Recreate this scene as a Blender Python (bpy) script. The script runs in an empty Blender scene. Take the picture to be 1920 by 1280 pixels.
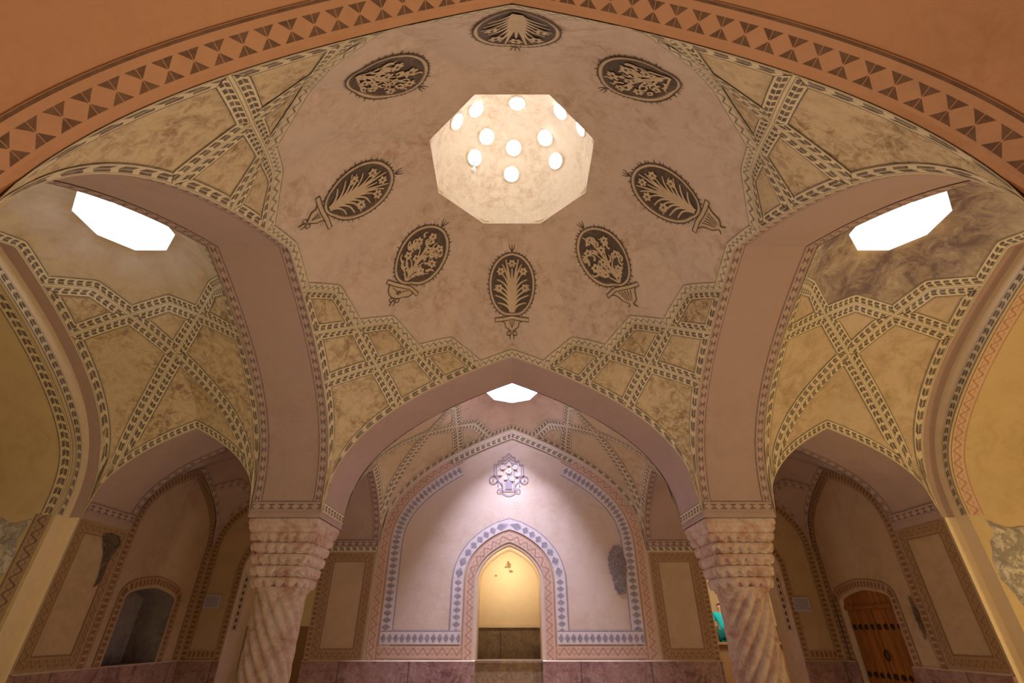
import bpy, math, random
from math import sin, cos, pi, sqrt, radians, hypot, atan2
from mathutils import Vector, Matrix
random.seed(7)
SC = bpy.context.scene
COL = SC.collection
# all layout numbers are in units of 1.2 m, measured from the camera; W() turns them into metres
S, Z0 = 1.2, 1.5
def W(p): return (p[0]*S, p[1]*S, p[2]*S+Z0)

# ------------------------------------------------------------------ camera, light, exposure
cam_d = bpy.data.cameras.new('camera'); cam = bpy.data.objects.new('camera', cam_d); COL.objects.link(cam)
cam_d.sensor_width = 36.0; cam_d.lens = 36.0*893/1920; cam_d.clip_start = 0.02
cam.location = W((0, 0, 0)); cam.rotation_euler = (radians(90+31.3), 0, 0)
SC.camera = cam
SC.view_settings.view_transform = 'Standard'; SC.view_settings.look = 'None'
SC.view_settings.gamma = 1.0; SC.view_settings.use_curve_mapping = False
SC.view_settings.exposure = -0.08
wd = bpy.data.worlds.new('world'); SC.world = wd; wd.use_nodes = True
wd.node_tree.nodes['Background'].inputs[0].default_value = (0.75, 0.85, 1.0, 1)
wd.node_tree.nodes['Background'].inputs[1].default_value = 0.6
def lamp(name, p, energy, col, size=0.15, kind='POINT', rot=(0,0,0), spot=None, blend=1.0):
    l = bpy.data.lights.new(name, kind); l.energy = energy; l.color = col
    if kind == 'AREA': l.shape = 'DISK'; l.size = size
    else: l.shadow_soft_size = size
    if spot: l.spot_size = radians(spot); l.spot_blend = blend
    o = bpy.data.objects.new(name, l); o.location = W(p); o.rotation_euler = rot; COL.objects.link(o); return o
WARM = (1.0, 0.75, 0.36); ORANGE = (1.0, 0.56, 0.28); SOFT = (1.0, 0.86, 0.72)
UP = (pi, 0, 0)
DAY = (0.80, 0.78, 1.0)
# floor uplighters of the hall (below the picture) and lamps in the side recesses
lamp('floor_uplight', (0, 3.0, -1.15), 85, SOFT, 0.5, 'AREA', UP)
lamp('floor_uplight', (-3.6, 3.0, -1.15), 30, WARM, 0.4, 'AREA', UP)
lamp('floor_uplight', (3.6, 3.0, -1.15), 52, WARM, 0.4, 'AREA', UP)
lamp('floor_uplight', (0, 6.7, -1.15), 13, (1.0, 0.68, 0.42), 0.4, 'AREA', UP)
lamp('floor_uplight', (0, 0.3, -1.1), 44, ORANGE, 0.5, 'AREA', UP)  # added warm light from below, brings out the orange of the front arch
lamp('recess_lamp', (5.6, 2.6, -0.6), 150, WARM, 0.2)
lamp('recess_lamp', (-5.6, 2.6, -0.6), 20, WARM, 0.2)
lamp('niche_lamp', (-0.04, 7.66, 0.86), 8, (1.0, 0.84, 0.58), 0.12, 'AREA', (radians(66), 0, 0))
lamp('corner_lamp', (-3.5, 6.5, -1.0), 5, WARM, 0.2)
lamp('corner_lamp', (3.5, 6.5, -1.0), 6, WARM, 0.2)
lamp('back_room_lamp', (5.0, 11.5, 1.6), 260, (1, 0.85, 0.65), 0.3)
lamp('back_room_lamp', (-4.6, 10.5, 1.2), 90, WARM, 0.3)
PANE_CENTRAL, PANE_SIDE, PANE_BACK = 13.0, 5.0, 3000.0

# ------------------------------------------------------------------ node helper
class X:
    def __init__(s, nt, sock): s.nt, s.k = nt, sock
    def m(s, op, b=None, c=None):
        n = s.nt.nodes.new('ShaderNodeMath'); n.operation = op
        for i, v in enumerate((s, b, c)):
            if v is None: continue
            if isinstance(v, X): s.nt.links.new(v.k, n.inputs[i])
            else: n.inputs[i].default_value = v
        return X(s.nt, n.outputs[0])
    def __add__(s, o): return s.m('ADD', o)
    def __sub__(s, o): return s.m('SUBTRACT', o)
    def __mul__(s, o): return s.m('MULTIPLY', o)
    def frac(s): return s.m('FRACT')
    def abs(s): return s.m('ABSOLUTE')
    def lt(s, o): return s.m('LESS_THAN', o)
    def gt(s, o): return s.m('GREATER_THAN', o)
    def mx(s, o): return s.m('MAXIMUM', o)
    def mn(s, o): return s.m('MINIMUM', o)
def mixc(nt, f, a, b):
    n = nt.nodes.new('ShaderNodeMix'); n.data_type = 'RGBA'
    for sock, v in ((n.inputs['Factor'], f), (n.inputs['A'], a), (n.inputs['B'], b)):
        if isinstance(v, X): nt.links.new(v.k, sock)
        elif isinstance(v, (tuple, list)): sock.default_value = (*v[:3], 1)
        else: sock.default_value = v
    n.inputs[6].default_value = n.inputs[6].default_value
    return X(nt, n.outputs['Result'])
def mix2(nt, f, a, b):
    n = nt.nodes.new('ShaderNodeMix'); n.data_type = 'RGBA'
    ins = {'f': n.inputs[0], 'a': n.inputs[6], 'b': n.inputs[7]}
    for key, v in (('f', f), ('a', a), ('b', b)):
        if isinstance(v, X): nt.links.new(v.k, ins[key])
        elif isinstance(v, (tuple, list)): ins[key].default_value = (*v[:3], 1)
        else: ins[key].default_value = v
    return X(nt, n.outputs[2])
def noise(nt, vec, scale, detail=4, rough=0.55, dist=0.0):
    n = nt.nodes.new('ShaderNodeTexNoise'); nt.links.new(vec, n.inputs['Vector'])
    n.inputs['Scale'].default_value = scale; n.inputs['Detail'].default_value = detail
    n.inputs['Roughness'].default_value = rough; n.inputs['Distortion'].default_value = dist
    return X(nt, n.outputs[0])
def ramp(x, lo, hi):
    n = x.nt.nodes.new('ShaderNodeMapRange'); x.nt.links.new(x.k, n.inputs[0])
    n.inputs[1].default_value = lo; n.inputs[2].default_value = hi; return X(x.nt, n.outputs[0])
MATS = {}
def newmat(name, rough=0.85):
    m = bpy.data.materials.new(name); m.use_nodes = True; nt = m.node_tree
    b = nt.nodes['Principled BSDF']; b.inputs['Roughness'].default_value = rough
    try: b.inputs['Specular IOR Level'].default_value = 0.25
    except Exception: pass
    MATS[name] = m; return m, nt, b
def bump(nt, b, h, strength=0.2, dist=0.01):
    n = nt.nodes.new('ShaderNodeBump'); n.inputs['Strength'].default_value = strength
    n.inputs['Distance'].default_value = dist; nt.links.new(h.k, n.inputs['Height']); nt.links.new(n.outputs[0], b.inputs['Normal'])
def plaster_col(nt, base, stain, amt=0.5, sc=1.0):
    tc = nt.nodes.new('ShaderNodeTexCoord'); v = tc.outputs['Object']
    big = ramp(noise(nt, v, 0.9*sc, 5, 0.6), 0.40, 0.62)
    mid = ramp(noise(nt, v, 4.5*sc, 8, 0.75, 0.6), 0.42, 0.66)
    fine = noise(nt, v, 38*sc, 3, 0.6)
    k = (big*mid*amt + mid*(amt*0.35)).mn(1.0)
    c = mix2(nt, k, base, stain)
    c = mix2(nt, ramp(noise(nt, v, 1.7*sc, 3, 0.5), 0.5, 0.9)*0.35, c, tuple(min(1, x*1.25) for x in base))
    spots = ramp(noise(nt, v, 9*sc, 6, 0.75), 0.66, 0.74)*(amt*0.55)
    c = mix2(nt, spots, c, tuple(x*0.45 for x in stain))
    return c, fine, v
def plaster(name, base, stain, amt=0.5, sc=1.0, bs=0.25):
    m, nt, b = newmat(name)
    c, fine, v = plaster_col(nt, base, stain, amt, sc)
    nt.links.new(c.k, b.inputs['Base Color']); bump(nt, b, fine, bs, 0.008)
    return m
CREAM = (0.56, 0.44, 0.31); STAIN = (0.30, 0.20, 0.10)
plaster('dome_plaster', (0.56, 0.44, 0.355), (0.34, 0.225, 0.135), 0.65, 1.6)
plaster('net_plaster', (0.55, 0.43, 0.26), (0.25, 0.165, 0.085), 1.05, 2.8)
plaster('vault_plaster', (0.53, 0.41, 0.26), (0.30, 0.21, 0.10), 0.6, 1.0)
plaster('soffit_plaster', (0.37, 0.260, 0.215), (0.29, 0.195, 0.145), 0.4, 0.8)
plaster('orange_lit_plaster', (0.50, 0.275, 0.145), (0.40, 0.20, 0.095), 0.7, 0.9)  # soffit plaster made more orange, warm reflected light put into its colour
plaster('wall_plaster', (0.46, 0.33, 0.20), (0.32, 0.21, 0.115), 0.5, 0.9)
plaster('lunette_plaster', (0.58, 0.46, 0.35), (0.42, 0.29, 0.17), 0.45, 0.8)
plaster('recess_plaster', (0.52, 0.40, 0.22), (0.36, 0.26, 0.12), 0.4, 0.8)
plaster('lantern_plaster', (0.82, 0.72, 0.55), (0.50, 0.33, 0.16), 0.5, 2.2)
plaster('white_plaster', (0.85, 0.82, 0.78), (0.7, 0.65, 0.6), 0.2, 1.0)
plaster('drum_plaster', (0.30, 0.29, 0.29), (0.25, 0.24, 0.24), 0.2, 1.0)
plaster('edge_plaster', (0.70, 0.56, 0.36), (0.55, 0.42, 0.25), 0.3, 1.0)
plaster('brown_plaster', (0.30, 0.18, 0.09), (0.2, 0.11, 0.05), 0.4, 1.0)
plaster('soot', (0.06, 0.045, 0.035), (0.22, 0.15, 0.09), 1.3, 7.0)
plaster('grey_stain', (0.16, 0.14, 0.15), (0.36, 0.29, 0.25), 1.3, 7.0)
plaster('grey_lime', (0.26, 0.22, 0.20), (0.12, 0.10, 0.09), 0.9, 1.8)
def band(name, kind, base, ink, period, wear=0.35, lines=(0.16, 0.86), second=None):
    """painted border: U runs along it (layout units), V goes across it 0..1"""
    m, nt, b = newmat(name)
    base_c, fine, v = plaster_col(nt, base, tuple(x*0.6 for x in base), 0.35, 1.0)
    tc = nt.nodes.new('ShaderNodeUVMap'); sp = nt.nodes.new('ShaderNodeSeparateXYZ'); nt.links.new(tc.outputs[0], sp.inputs[0])
    u, w = X(nt, sp.outputs[0]), X(nt, sp.outputs[1])
    fu = (u*(1.0/period)).frac(); lo, hi = lines
    fv = (w-lo)*(1.0/(hi-lo)-0.0)
    inside = fv.gt(0.08)*fv.lt(0.84)
    du = (fu-0.5).abs()*2.0; dv = (fv-0.46).abs()*2.2
    if kind == 'key':
        r1 = (fu+fv*0.45).frac().lt(0.66)*fv.lt(0.42); r2 = (fu+0.5-fv*0.45+2.0).frac().lt(0.66)*fv.gt(0.49)
        k = r1.mx(r2)*inside
    elif kind == 'bow':
        k = (du+dv).gt(1.0)*inside*(fv-0.46).abs().gt(0.03)*(du.lt(0.975))
    elif kind == 'zig':
        k = ((fu-0.5).abs()*1.4-(fv-0.1)).abs().lt(0.14)*inside
        k = k.mx((fu-0.5).abs().lt(0.09)*fv.gt(0.08)*fv.lt(0.45))
    elif kind == 'hex':
        k = (du+dv).lt(0.85)*inside
        k = k.mx((du*0.9+dv).lt(1.15)*inside*fu.gt(0.5)*0.55)
    elif kind == 'brick':
        k = du.lt(0.62)*inside
    elif kind == 'diam':
        k = (du+dv).gt(0.95)*inside
    else:                                                   # scroll
        wv = (u*(2*pi/period)).m('SINE')*0.27
        k = (fv-0.46-wv).abs().lt(0.10)*inside
        k = k.mx(((fv-0.46+wv).abs().lt(0.05))*inside*0.7)
    line = (w-0.94).abs().lt(0.045)
    k = k.mx(line)
    if lo > 0.1: k = k.mx((w-lo+0.04).abs().lt(0.03)*0.75)
    wr = ramp(noise(nt, v, 14, 5, 0.7), 0.30, 0.62)*wear
    k = k*(wr*(-1.0)+1.0)
    c = mix2(nt, k, base_c, ink)
    if second: c = mix2(nt, k*(-1.0)+1.0, c, c)
    nt.links.new(c.k, b.inputs['Base Color']); bump(nt, b, fine, 0.2, 0.006)
    return m
INK = (0.085, 0.06, 0.048)
band('rib_band', 'key', (0.63, 0.53, 0.34), INK, 0.062, 0.22)
band('dome_band', 'zig', (0.58, 0.49, 0.34), (0.12, 0.095, 0.075), 0.07, 0.5)
band('arch_band', 'key', (0.60, 0.50, 0.33), INK, 0.095, 0.25)
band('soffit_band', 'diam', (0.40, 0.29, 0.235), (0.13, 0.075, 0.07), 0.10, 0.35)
band('front_band', 'bow', (0.50, 0.28, 0.15), (0.115, 0.065, 0.038), 0.112, 0.2, (0.04, 0.80))
band('hex_band', 'hex', (0.60, 0.52, 0.47), (0.19, 0.17, 0.19), 0.085, 0.3, (0.02, 0.88))
band('scroll_band', 'scroll', (0.54, 0.38, 0.27), (0.36, 0.17, 0.095), 0.13, 0.3, (0.02, 0.88))
band('dark_scroll_band', 'scroll', (0.36, 0.25, 0.17), (0.16, 0.08, 0.06), 0.13, 0.3, (0.02, 0.88))
band('brown_band', 'scroll', (0.34, 0.215, 0.11), (0.20, 0.105, 0.045), 0.09, 0.3, (0.02, 0.88))
band('brick_band', 'brick', (0.40, 0.26, 0.14), (0.18, 0.085, 0.04), 0.06, 0.3, (0.02, 0.88))
band('stud_band', 'hex', (0.58, 0.46, 0.35), (0.05, 0.035, 0.03), 0.085, 0.1, (0.02, 0.88))
def flat(name, c, rough=0.7, metal=0.0):
    m, nt, b = newmat(name, rough); b.inputs['Base Color'].default_value = (*c, 1); b.inputs['Metallic'].default_value = metal; return m
def emit(name, c, st):
    m, nt, b = newmat(name); b.inputs['Emission Color'].default_value = (*c, 1); b.inputs['Emission Strength'].default_value = st
    b.inputs['Base Color'].default_value = (0.8, 0.8, 0.8, 1); return m
plaster('ink_paint', (0.085, 0.062, 0.048), (0.17, 0.12, 0.085), 0.8, 3.5)
plaster('ink_grey', (0.24, 0.20, 0.23), (0.34, 0.28, 0.28), 0.7, 3.5)
plaster('light_paint', (0.53, 0.41, 0.27), (0.38, 0.27, 0.16), 0.5, 1.5)
plaster('petal_paint', (0.66, 0.60, 0.50), (0.5, 0.42, 0.33), 0.4, 1.5)
emit('daylight_pane', (0.86, 0.88, 1.0), PANE_CENTRAL)
emit('daylight_side', (0.92, 0.92, 1.0), PANE_SIDE)
emit('daylight_back', (0.66, 0.66, 1.0), PANE_BACK)
flat('iron', (0.03, 0.025, 0.02), 0.45, 0.8); flat('chrome', (0.6, 0.6, 0.6), 0.25, 1.0)
flat('skin', (0.5, 0.3, 0.2), 0.6); flat('hair', (0.03, 0.02, 0.015), 0.6)
flat('turquoise', (0.02, 0.55, 0.68), 0.8); flat('teal', (0.0, 0.14, 0.15), 0.8)
def marble(name, a, b_, c_, sc):
    m, nt, b = newmat(name, 0.45)
    tc = nt.nodes.new('ShaderNodeTexCoord'); v = tc.outputs['Object']
    n1 = ramp(noise(nt, v, 1.6*sc, 8, 0.7, 1.2), 0.35, 0.65); n2 = ramp(noise(nt, v, 5*sc, 8, 0.7, 2.0), 0.45, 0.7)
    c = mix2(nt, n1, a, b_); c = mix2(nt, n2*0.8, c, c_)
    sp = nt.nodes.new('ShaderNodeSeparateXYZ'); nt.links.new(v, sp.inputs[0])
    x = X(nt, sp.outputs[0]) + X(nt, sp.outputs[1])
    j = ((x*0.9).frac()-0.5).abs().lt(0.012); c = mix2(nt, j*0.6, c, (0.06, 0.04, 0.03))
    nt.links.new(c.k, b.inputs['Base Color']); bump(nt, b, n2, 0.3, 0.01); return m
marble('marble', (0.36, 0.20, 0.16), (0.13, 0.05, 0.05), (0.42, 0.33, 0.26), 1.3)
marble('bench_stone', (0.24, 0.17, 0.09), (0.12, 0.085, 0.055), (0.34, 0.22, 0.09), 1.8)
def colstone(name):
    m, nt, b = newmat(name, 0.6)
    tc = nt.nodes.new('ShaderNodeTexCoord'); v = tc.outputs['Object']
    n1 = ramp(noise(nt, v, 4, 8, 0.75, 0.8), 0.45, 0.68); n2 = ramp(noise(nt, v, 13, 6, 0.7), 0.55, 0.75); n3 = noise(nt, v, 45, 4, 0.7)
    c = mix2(nt, n1, (0.50, 0.385, 0.31), (0.33, 0.15, 0.10)); c = mix2(nt, n2*0.7, c, (0.58, 0.49, 0.40))
    nt.links.new(c.k, b.inputs['Base Color']); bump(nt, b, n3, 0.5, 0.012); return m
colstone('column_stone')
def lime(name):
    m, nt, b = newmat(name, 0.9)
    tc = nt.nodes.new('ShaderNodeTexCoord'); v = tc.outputs['Object']
    n1 = ramp(noise(nt, v, 2.2, 9, 0.75, 1.5), 0.38, 0.62); n2 = ramp(noise(nt, v, 8, 8, 0.8, 0.5), 0.5, 0.7)
    c = mix2(nt, n1, (0.62, 0.55, 0.44), (0.34, 0.31, 0.29)); c = mix2(nt, n2*0.8, c, (0.74, 0.70, 0.63))
    nt.links.new(c.k, b.inputs['Base Color']); bump(nt, b, n2, 0.8, 0.03); return m
lime('bare_stone')
def wood(name):
    m, nt, b = newmat(name, 0.45)
    tc = nt.nodes.new('ShaderNodeTexCoord'); mp = nt.nodes.new('ShaderNodeMapping'); nt.links.new(tc.outputs['Object'], mp.inputs[0])
    mp.inputs['Scale'].default_value = (9, 9, 0.7)
    n1 = noise(nt, mp.outputs[0], 1.5, 8, 0.65, 1.0)
    c = mix2(nt, ramp(n1, 0.35, 0.65), (0.34, 0.125, 0.022), (0.13, 0.04, 0.008))
    nt.links.new(c.k, b.inputs['Base Color']); bump(nt, b, n1, 0.2, 0.005); return m
wood('door_wood')
M = MATS

# ------------------------------------------------------------------ mesh helper
class MB:
    def __init__(s): s.v = []; s.f = []; s.uv = []; s.mi = []; s.mats = []
    def mat(s, name):
        if name not in s.mats: s.mats.append(name)
        return s.mats.index(name)
    def poly(s, pts, mat, uv=None):
        i = len(s.v); s.v += [tuple(p) for p in pts]; s.f.append(tuple(range(i, i+len(pts))))
        s.uv.append(uv or [(0, 0)]*len(pts)); s.mi.append(s.mat(mat))
    def grid(s, P, mat, UV=None, closed=False):
        n, m = len(P), len(P[0]); i0 = len(s.v); mi = s.mat(mat)
        for row in P: s.v += [tuple(p) for p in row]
        for i in range(n if closed else n-1):
            for j in range(m-1):
                i2 = (i+1) % n
                s.f.append((i0+i*m+j, i0+i2*m+j, i0+i2*m+j+1, i0+i*m+j+1)); s.mi.append(mi)
                s.uv.append([UV[i][j], UV[i2][j], UV[i2][j+1], UV[i][j+1]] if UV else [(0, 0)]*4)
    def box(s, a, b, mat):
        x0, y0, z0 = a; x1, y1, z1 = b
        c = [(x0,y0,z0),(x1,y0,z0),(x1,y1,z0),(x0,y1,z0),(x0,y0,z1),(x1,y0,z1),(x1,y1,z1),(x0,y1,z1)]
        for q in ((0,1,2,3),(4,5,6,7),(0,1,5,4),(1,2,6,5),(2,3,7,6),(3,0,4,7)): s.poly([c[k] for k in q], mat)
    def tube(s, pts, rad, mat, n=10):
        pts = [Vector(p) for p in pts]; rows = []
        for i, p in enumerate(pts):
            t = (pts[min(i+1, len(pts)-1)]-pts[max(i-1, 0)]).normalized()
            a = t.cross(Vector((0.31, 0.2, 0.93))).normalized(); b = t.cross(a)
            r = rad[i] if isinstance(rad, (list, tuple)) else rad
            rows.append([p+a*(r*cos(2*pi*k/n))+b*(r*sin(2*pi*k/n)) for k in range(n+1)])
        s.grid(rows, mat)
        s.poly(rows[0][:-1], mat); s.poly(rows[-1][:-1], mat)
    def build(s, name, parent=None, angle=32, base=None, kind=None, label=None, stuff=False):
        me = bpy.data.meshes.new(name)
        vs = [W(p) for p in s.v]
        org = Vector((0, 0, 0))
        if parent is not None: org = Vector(parent['_o']) if '_o' in parent else Vector((0, 0, 0))
        elif base is not None: org = Vector(W(base))
        me.from_pydata([tuple(Vector(p)-org) for p in vs], [], s.f)
        for n in s.mats: me.materials.append(M[n])
        uvl = me.uv_layers.new(name='UVMap'); flat_uv = [c for f in s.uv for q in f for c in q]
        uvl.data.foreach_set('uv', flat_uv)
        me.polygons.foreach_set('material_index', s.mi)
        me.polygons.foreach_set('use_smooth', [True]*len(s.f))
        me.update(); me.validate()
        try: me.set_sharp_from_angle(angle=radians(angle))
        except Exception: pass
        o = bpy.data.objects.new(name, me); COL.objects.link(o)
        if parent is not None: o.parent = parent; o['_o'] = tuple(org)
        else: o.location = org; o['_o'] = tuple(org)
        if kind: o['kind'] = kind
        if label: o['label'] = label
        return o
def root(name, base, label=None, cat=None, group=None, kind=None):
    o = bpy.data.objects.new(name, None); COL.objects.link(o); o.location = W(base); o['_o'] = tuple(W(base)); o.empty_display_size = 0.2
    for k, v in (('label', label), ('category', cat), ('group', group), ('kind', kind)):
        if v: o[k] = v
    return o
def settag(o, label, cat, group=None):
    o['label'] = label; o['category'] = cat
    if group: o['group'] = group
    return o

# ------------------------------------------------------------------ arch profiles
SPR = 1.0
def PM(q, top=2.90):                       # large arch, q = distance from crown / half span
    q = min(1.0, abs(q)); return SPR+(top-SPR)*(max(0.0, 1-q))**0.40
def PS(q, top=1.97):                       # small arch
    q = min(1.0, abs(q)); return SPR+(top-SPR)*(max(0.0, 1-q))**0.40
def qs(n):                                 # samples from -1 to 1, dense near the springings
    return [(-1 if k < 0 else 1)*(1-(1-abs(k)/n)**2) if k else 0.0 for k in range(-n, n+1)]
HX, Y0, Y1 = 1.98, 1.25, 5.13              # central bay
YC = (Y0+Y1)/2; HY = (Y1-Y0)/2
YB0, YW = 5.86, 7.6                        # back row of bays
XI, XO = 2.72, 4.43                        # side bays
XC = (XI+XO)/2; HS = (XO-XI)/2
YBC = (YB0+YW)/2; HB = (YW-YB0)/2

# ------------------------------------------------------------------ vaults
class Vault:
    """vault whose crossing ribs are all copies of one pointed arch, tangent in plan to one circle"""
    def __init__(s, cx, cy, hx, hy, a, half, ribs, top, oz, orad, prof=PM, rot=False, lift=0.0, oct0=False, ends=None, sy=1.0, sx=1.0, bulge=0.35):
        s.cx, s.cy, s.hx, s.hy, s.a, s.half, s.top, s.oz, s.orad = cx, cy, hx/sx, hy/sy, a, half, top, oz, orad
        s.prof, s.rot, s.ends, s.sx, s.sy, s.bulge = prof, rot, ends, sx, sy, bulge
        s.oct0 = oct0; s.lift = lift; s.ribs = ribs; s.step = 2*pi/ribs
    def place(s, x, y, z):                 # local plan -> layout
        if s.rot: x, y = y, x
        return (s.cx+x*s.sx, s.cy+y*s.sy, z)
    def Rp(s, th):
        d = (th+s.step/2) % s.step - s.step/2; return s.a/cos(d), s.a*math.tan(abs(d))
    def Ro(s, th):
        d = (th % (pi/4)) - pi/8 if not s.oct0 else ((th+pi/8) % (pi/4)) - pi/8; return s.orad/cos(d)
    def rise(s, x, y, t):                  # the free ribs crown a little higher than the wall arches
        if not s.lift: return 0.0
        d = max(0.0, min(s.hx-abs(x), s.hy-abs(y))); return s.lift*max(0.0, 1-t/s.half/0.40)*d/(d+0.10)
    def z(s, x, y):
        r = hypot(x, y); th = atan2(x, y); rp, t = s.Rp(th)
        if r >= rp-1e-9:
            t = sqrt(max(0, r*r-s.a*s.a)); z = s.prof(t/s.half, s.top)+s.rise(x, y, t)
            if s.ends:                     # small arch at each short end
                ay, ax = abs(y), abs(x); y0 = s.a*sqrt(2)+ax
                if ay > y0 and y0 < s.hy-1e-6:
                    f = min(1, (ay-y0)/(s.hy-y0)); re = sqrt(ax*ax+s.hy**2); te = sqrt(max(0, re*re-s.a*s.a))
                    z += (PS(ax/s.hx, s.ends)-s.prof(te/s.half, s.top))*f*f*(3-2*f)
            return z
        ze = s.prof(t/s.half, s.top)+s.rise(rp*sin(th), rp*cos(th), t); ro = s.Ro(th); q = max(0, min(1, (r-ro)/(rp-ro)))
        return ze+(s.oz-ze)*(s.bulge*(1-q)+(1-s.bulge)*(1-q**1.9))
    def Rb(s, th):
        sx, cx_ = abs(sin(th)), abs(cos(th)); return min(s.hx/sx if sx > 1e-9 else 9e9, s.hy/cx_ if cx_ > 1e-9 else 9e9)
    def mesh(s, parent, name_in='dome_shell', name_out='net_panels', mi='dome_plaster', mo='net_plaster', nth=288, close=False):
        ths = [2*pi*k/nth for k in range(nth)]
        for sx in (1, -1):
            for sy in (1, -1): ths.append(atan2(sx*s.hx, sy*s.hy) % (2*pi))
        ths = sorted(set(round(t, 6) for t in ths))
        P = []; Q = []
        for th in ths:
            rp, t0 = s.Rp(th); rb = s.Rb(th); ro = 0.001 if close else s.Ro(th)
            rp = min(rp, rb); row = []
            for j in range(25):
                r = ro+(rp-ro)*j/24*0.99999; x, y = r*sin(th), r*cos(th)
                row.append(s.place(x, y, s.z(x, y)))
            P.append(row); row = []
            t0 = sqrt(max(0, rp*rp-s.a**2)); t1 = sqrt(max(0, rb*rb-s.a**2))
            for j in range(21):
                t = t0+(t1-t0)*(1-(1-j/20)**1.6); r = sqrt(t*t+s.a**2)+1e-7; x, y = r*sin(th), r*cos(th)
                row.append(s.place(x, y, s.z(x, y)))
            Q.append(row)
        b = MB(); b.grid(P, mi, closed=True); b.build(name_in, parent)
        b = MB(); b.grid(Q, mo, closed=True); b.build(name_out, parent)
    def lines(s):
        L = []
        for k in range(s.ribs):
            an = k*s.step; wall = (abs(sin(an)) > 0.999 and abs(s.hx-s.a) < 0.03) or (abs(cos(an)) > 0.999 and abs(s.hy-s.a) < 0.03)
            L.append((sin(an), cos(an), s.a, wall))
        if s.ends: L += [(0, 1, s.hy, True), (0, -1, s.hy, True)]
        return L
    def walk(s, L, t, side, w):
        """plan point reached by walking distance w over the surface, square to the rib"""
        nx, ny, d, wall = L; x, y = nx*d+ny*t, ny*d-nx*t; px, py = x, y
        st = 0.0
        e = 1e-5*side; zc = s.z(x+nx*e, y+ny*e); acc = 0.0
        if w <= 0: return x, y, zc
        h = 0.001
        while acc < w:
            nxx, nyy = px+nx*side*h, py+ny*side*h; z2 = s.z(nxx, nyy); dl = sqrt(h*h+(z2-zc)**2)
            if acc+dl >= w:
                f = (w-acc)/dl; return px+(nxx-px)*f, py+(nyy-py)*f, zc+(z2-zc)*f
            acc += dl; px, py, zc = nxx, nyy, z2; h = min(0.006, h*1.4)
        return px, py, zc
    def bands(s, parent, width=0.098, inner='dome_band', outer='rib_band', edge='arch_band', name='painted_band', off=0.006, clip=None):
        LL = s.lines(); b = MB(); lev = [0, 0.25, 0.5, 0.75, 1.0]
        def dist(x, y, L): return abs(x*L[0]+y*L[1]-L[2])
        for i, L in enumerate(LL):
            nx, ny, d, wall = L
            tmax = 3.0; ts = []
            for v0, dv, h in ((nx*d, ny, s.hx), (ny*d, -nx, s.hy)):
                if abs(dv) > 1e-6:
                    ts.append(sorted(((-h-v0)/dv, (h-v0)/dv)))
            lo = max(a for a, _ in ts); hi = min(c for _, c in ts)
            if hi-lo < 0.05: continue
            cr = [lo, hi]
            for j, K in enumerate(LL):
                if j == i: continue
                den = ny*K[0]-nx*K[1]
                if abs(den) < 1e-6: continue
                t = (K[2]-(nx*d*K[0]+ny*d*K[1]))/den
                if lo+1e-4 < t < hi-1e-4: cr.append(t)
            cr = sorted(cr)
            for a_, c_ in zip(cr[:-1], cr[1:]):
                if c_-a_ < 0.03: continue
                for side in ((-1,) if wall else (-1, 1)):
                    n = max(8, int((c_-a_)/0.03)); rows = []
                    fine = [a_+(c_-a_)*k/60 for k in range(61)]
                    for lv in lev:
                        w = lv*width; good = []
                        for t in fine:
                            x, y, z = s.walk(L, t, side, w); ds = dist(x, y, L)
                            if abs(x) > s.hx+1e-4 or abs(y) > s.hy+1e-4: continue
                            ok = True
                            for j, K in enumerate(LL):
                                if j == i: continue
                                # same cell and nearer to this rib than to the others
                                sm = (nx*d+ny*(a_+c_)/2)*K[0]+(ny*d-nx*(a_+c_)/2)*K[1]-K[2]; sp = x*K[0]+y*K[1]-K[2]
                                if abs(sm) < 1e-6: continue
                                if sm*sp < -1e-9 or abs(sp) < ds-2e-3-0.0*w: ok = False; break
                            if ok: good.append(t)
                        if len(good) < 2: break
                        g0, g1 = (good[0] if lv else a_), (good[-1] if lv else c_)
                        if rows and (g1-g0) < 0.006: break
                        rows.append([(g0+(g1-g0)*k/n, w) for k in range(n+1)])
                    if len(rows) < 2: continue
                    onpoly = (side < 0) and (min(abs(a_), abs(c_)) < s.a*math.tan(s.step/2)+0.01) and max(abs(a_), abs(c_)) < s.a*math.tan(s.step/2)+0.01
                    crown = abs((a_+c_)/2) < s.a*math.tan(s.step/2)
                    mat = inner if (side < 0 and crown) else (edge if wall else outer)
                    P = []; UV = []
                    for r, lv in zip(rows, lev):
                        pr = []; ur = []
                        for t, w in r:
                            x, y, z = s.walk(L, t, side, w); rr = hypot(x, y)+1e-9
                            pr.append(s.place(x-x/rr*off*0.6, y-y/rr*off*0.6, z-off)); ur.append((t, lv))
                        P.append(pr); UV.append(ur)
                    b.grid(P, mat, UV)
        return b.build(name, parent, angle=60)

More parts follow.
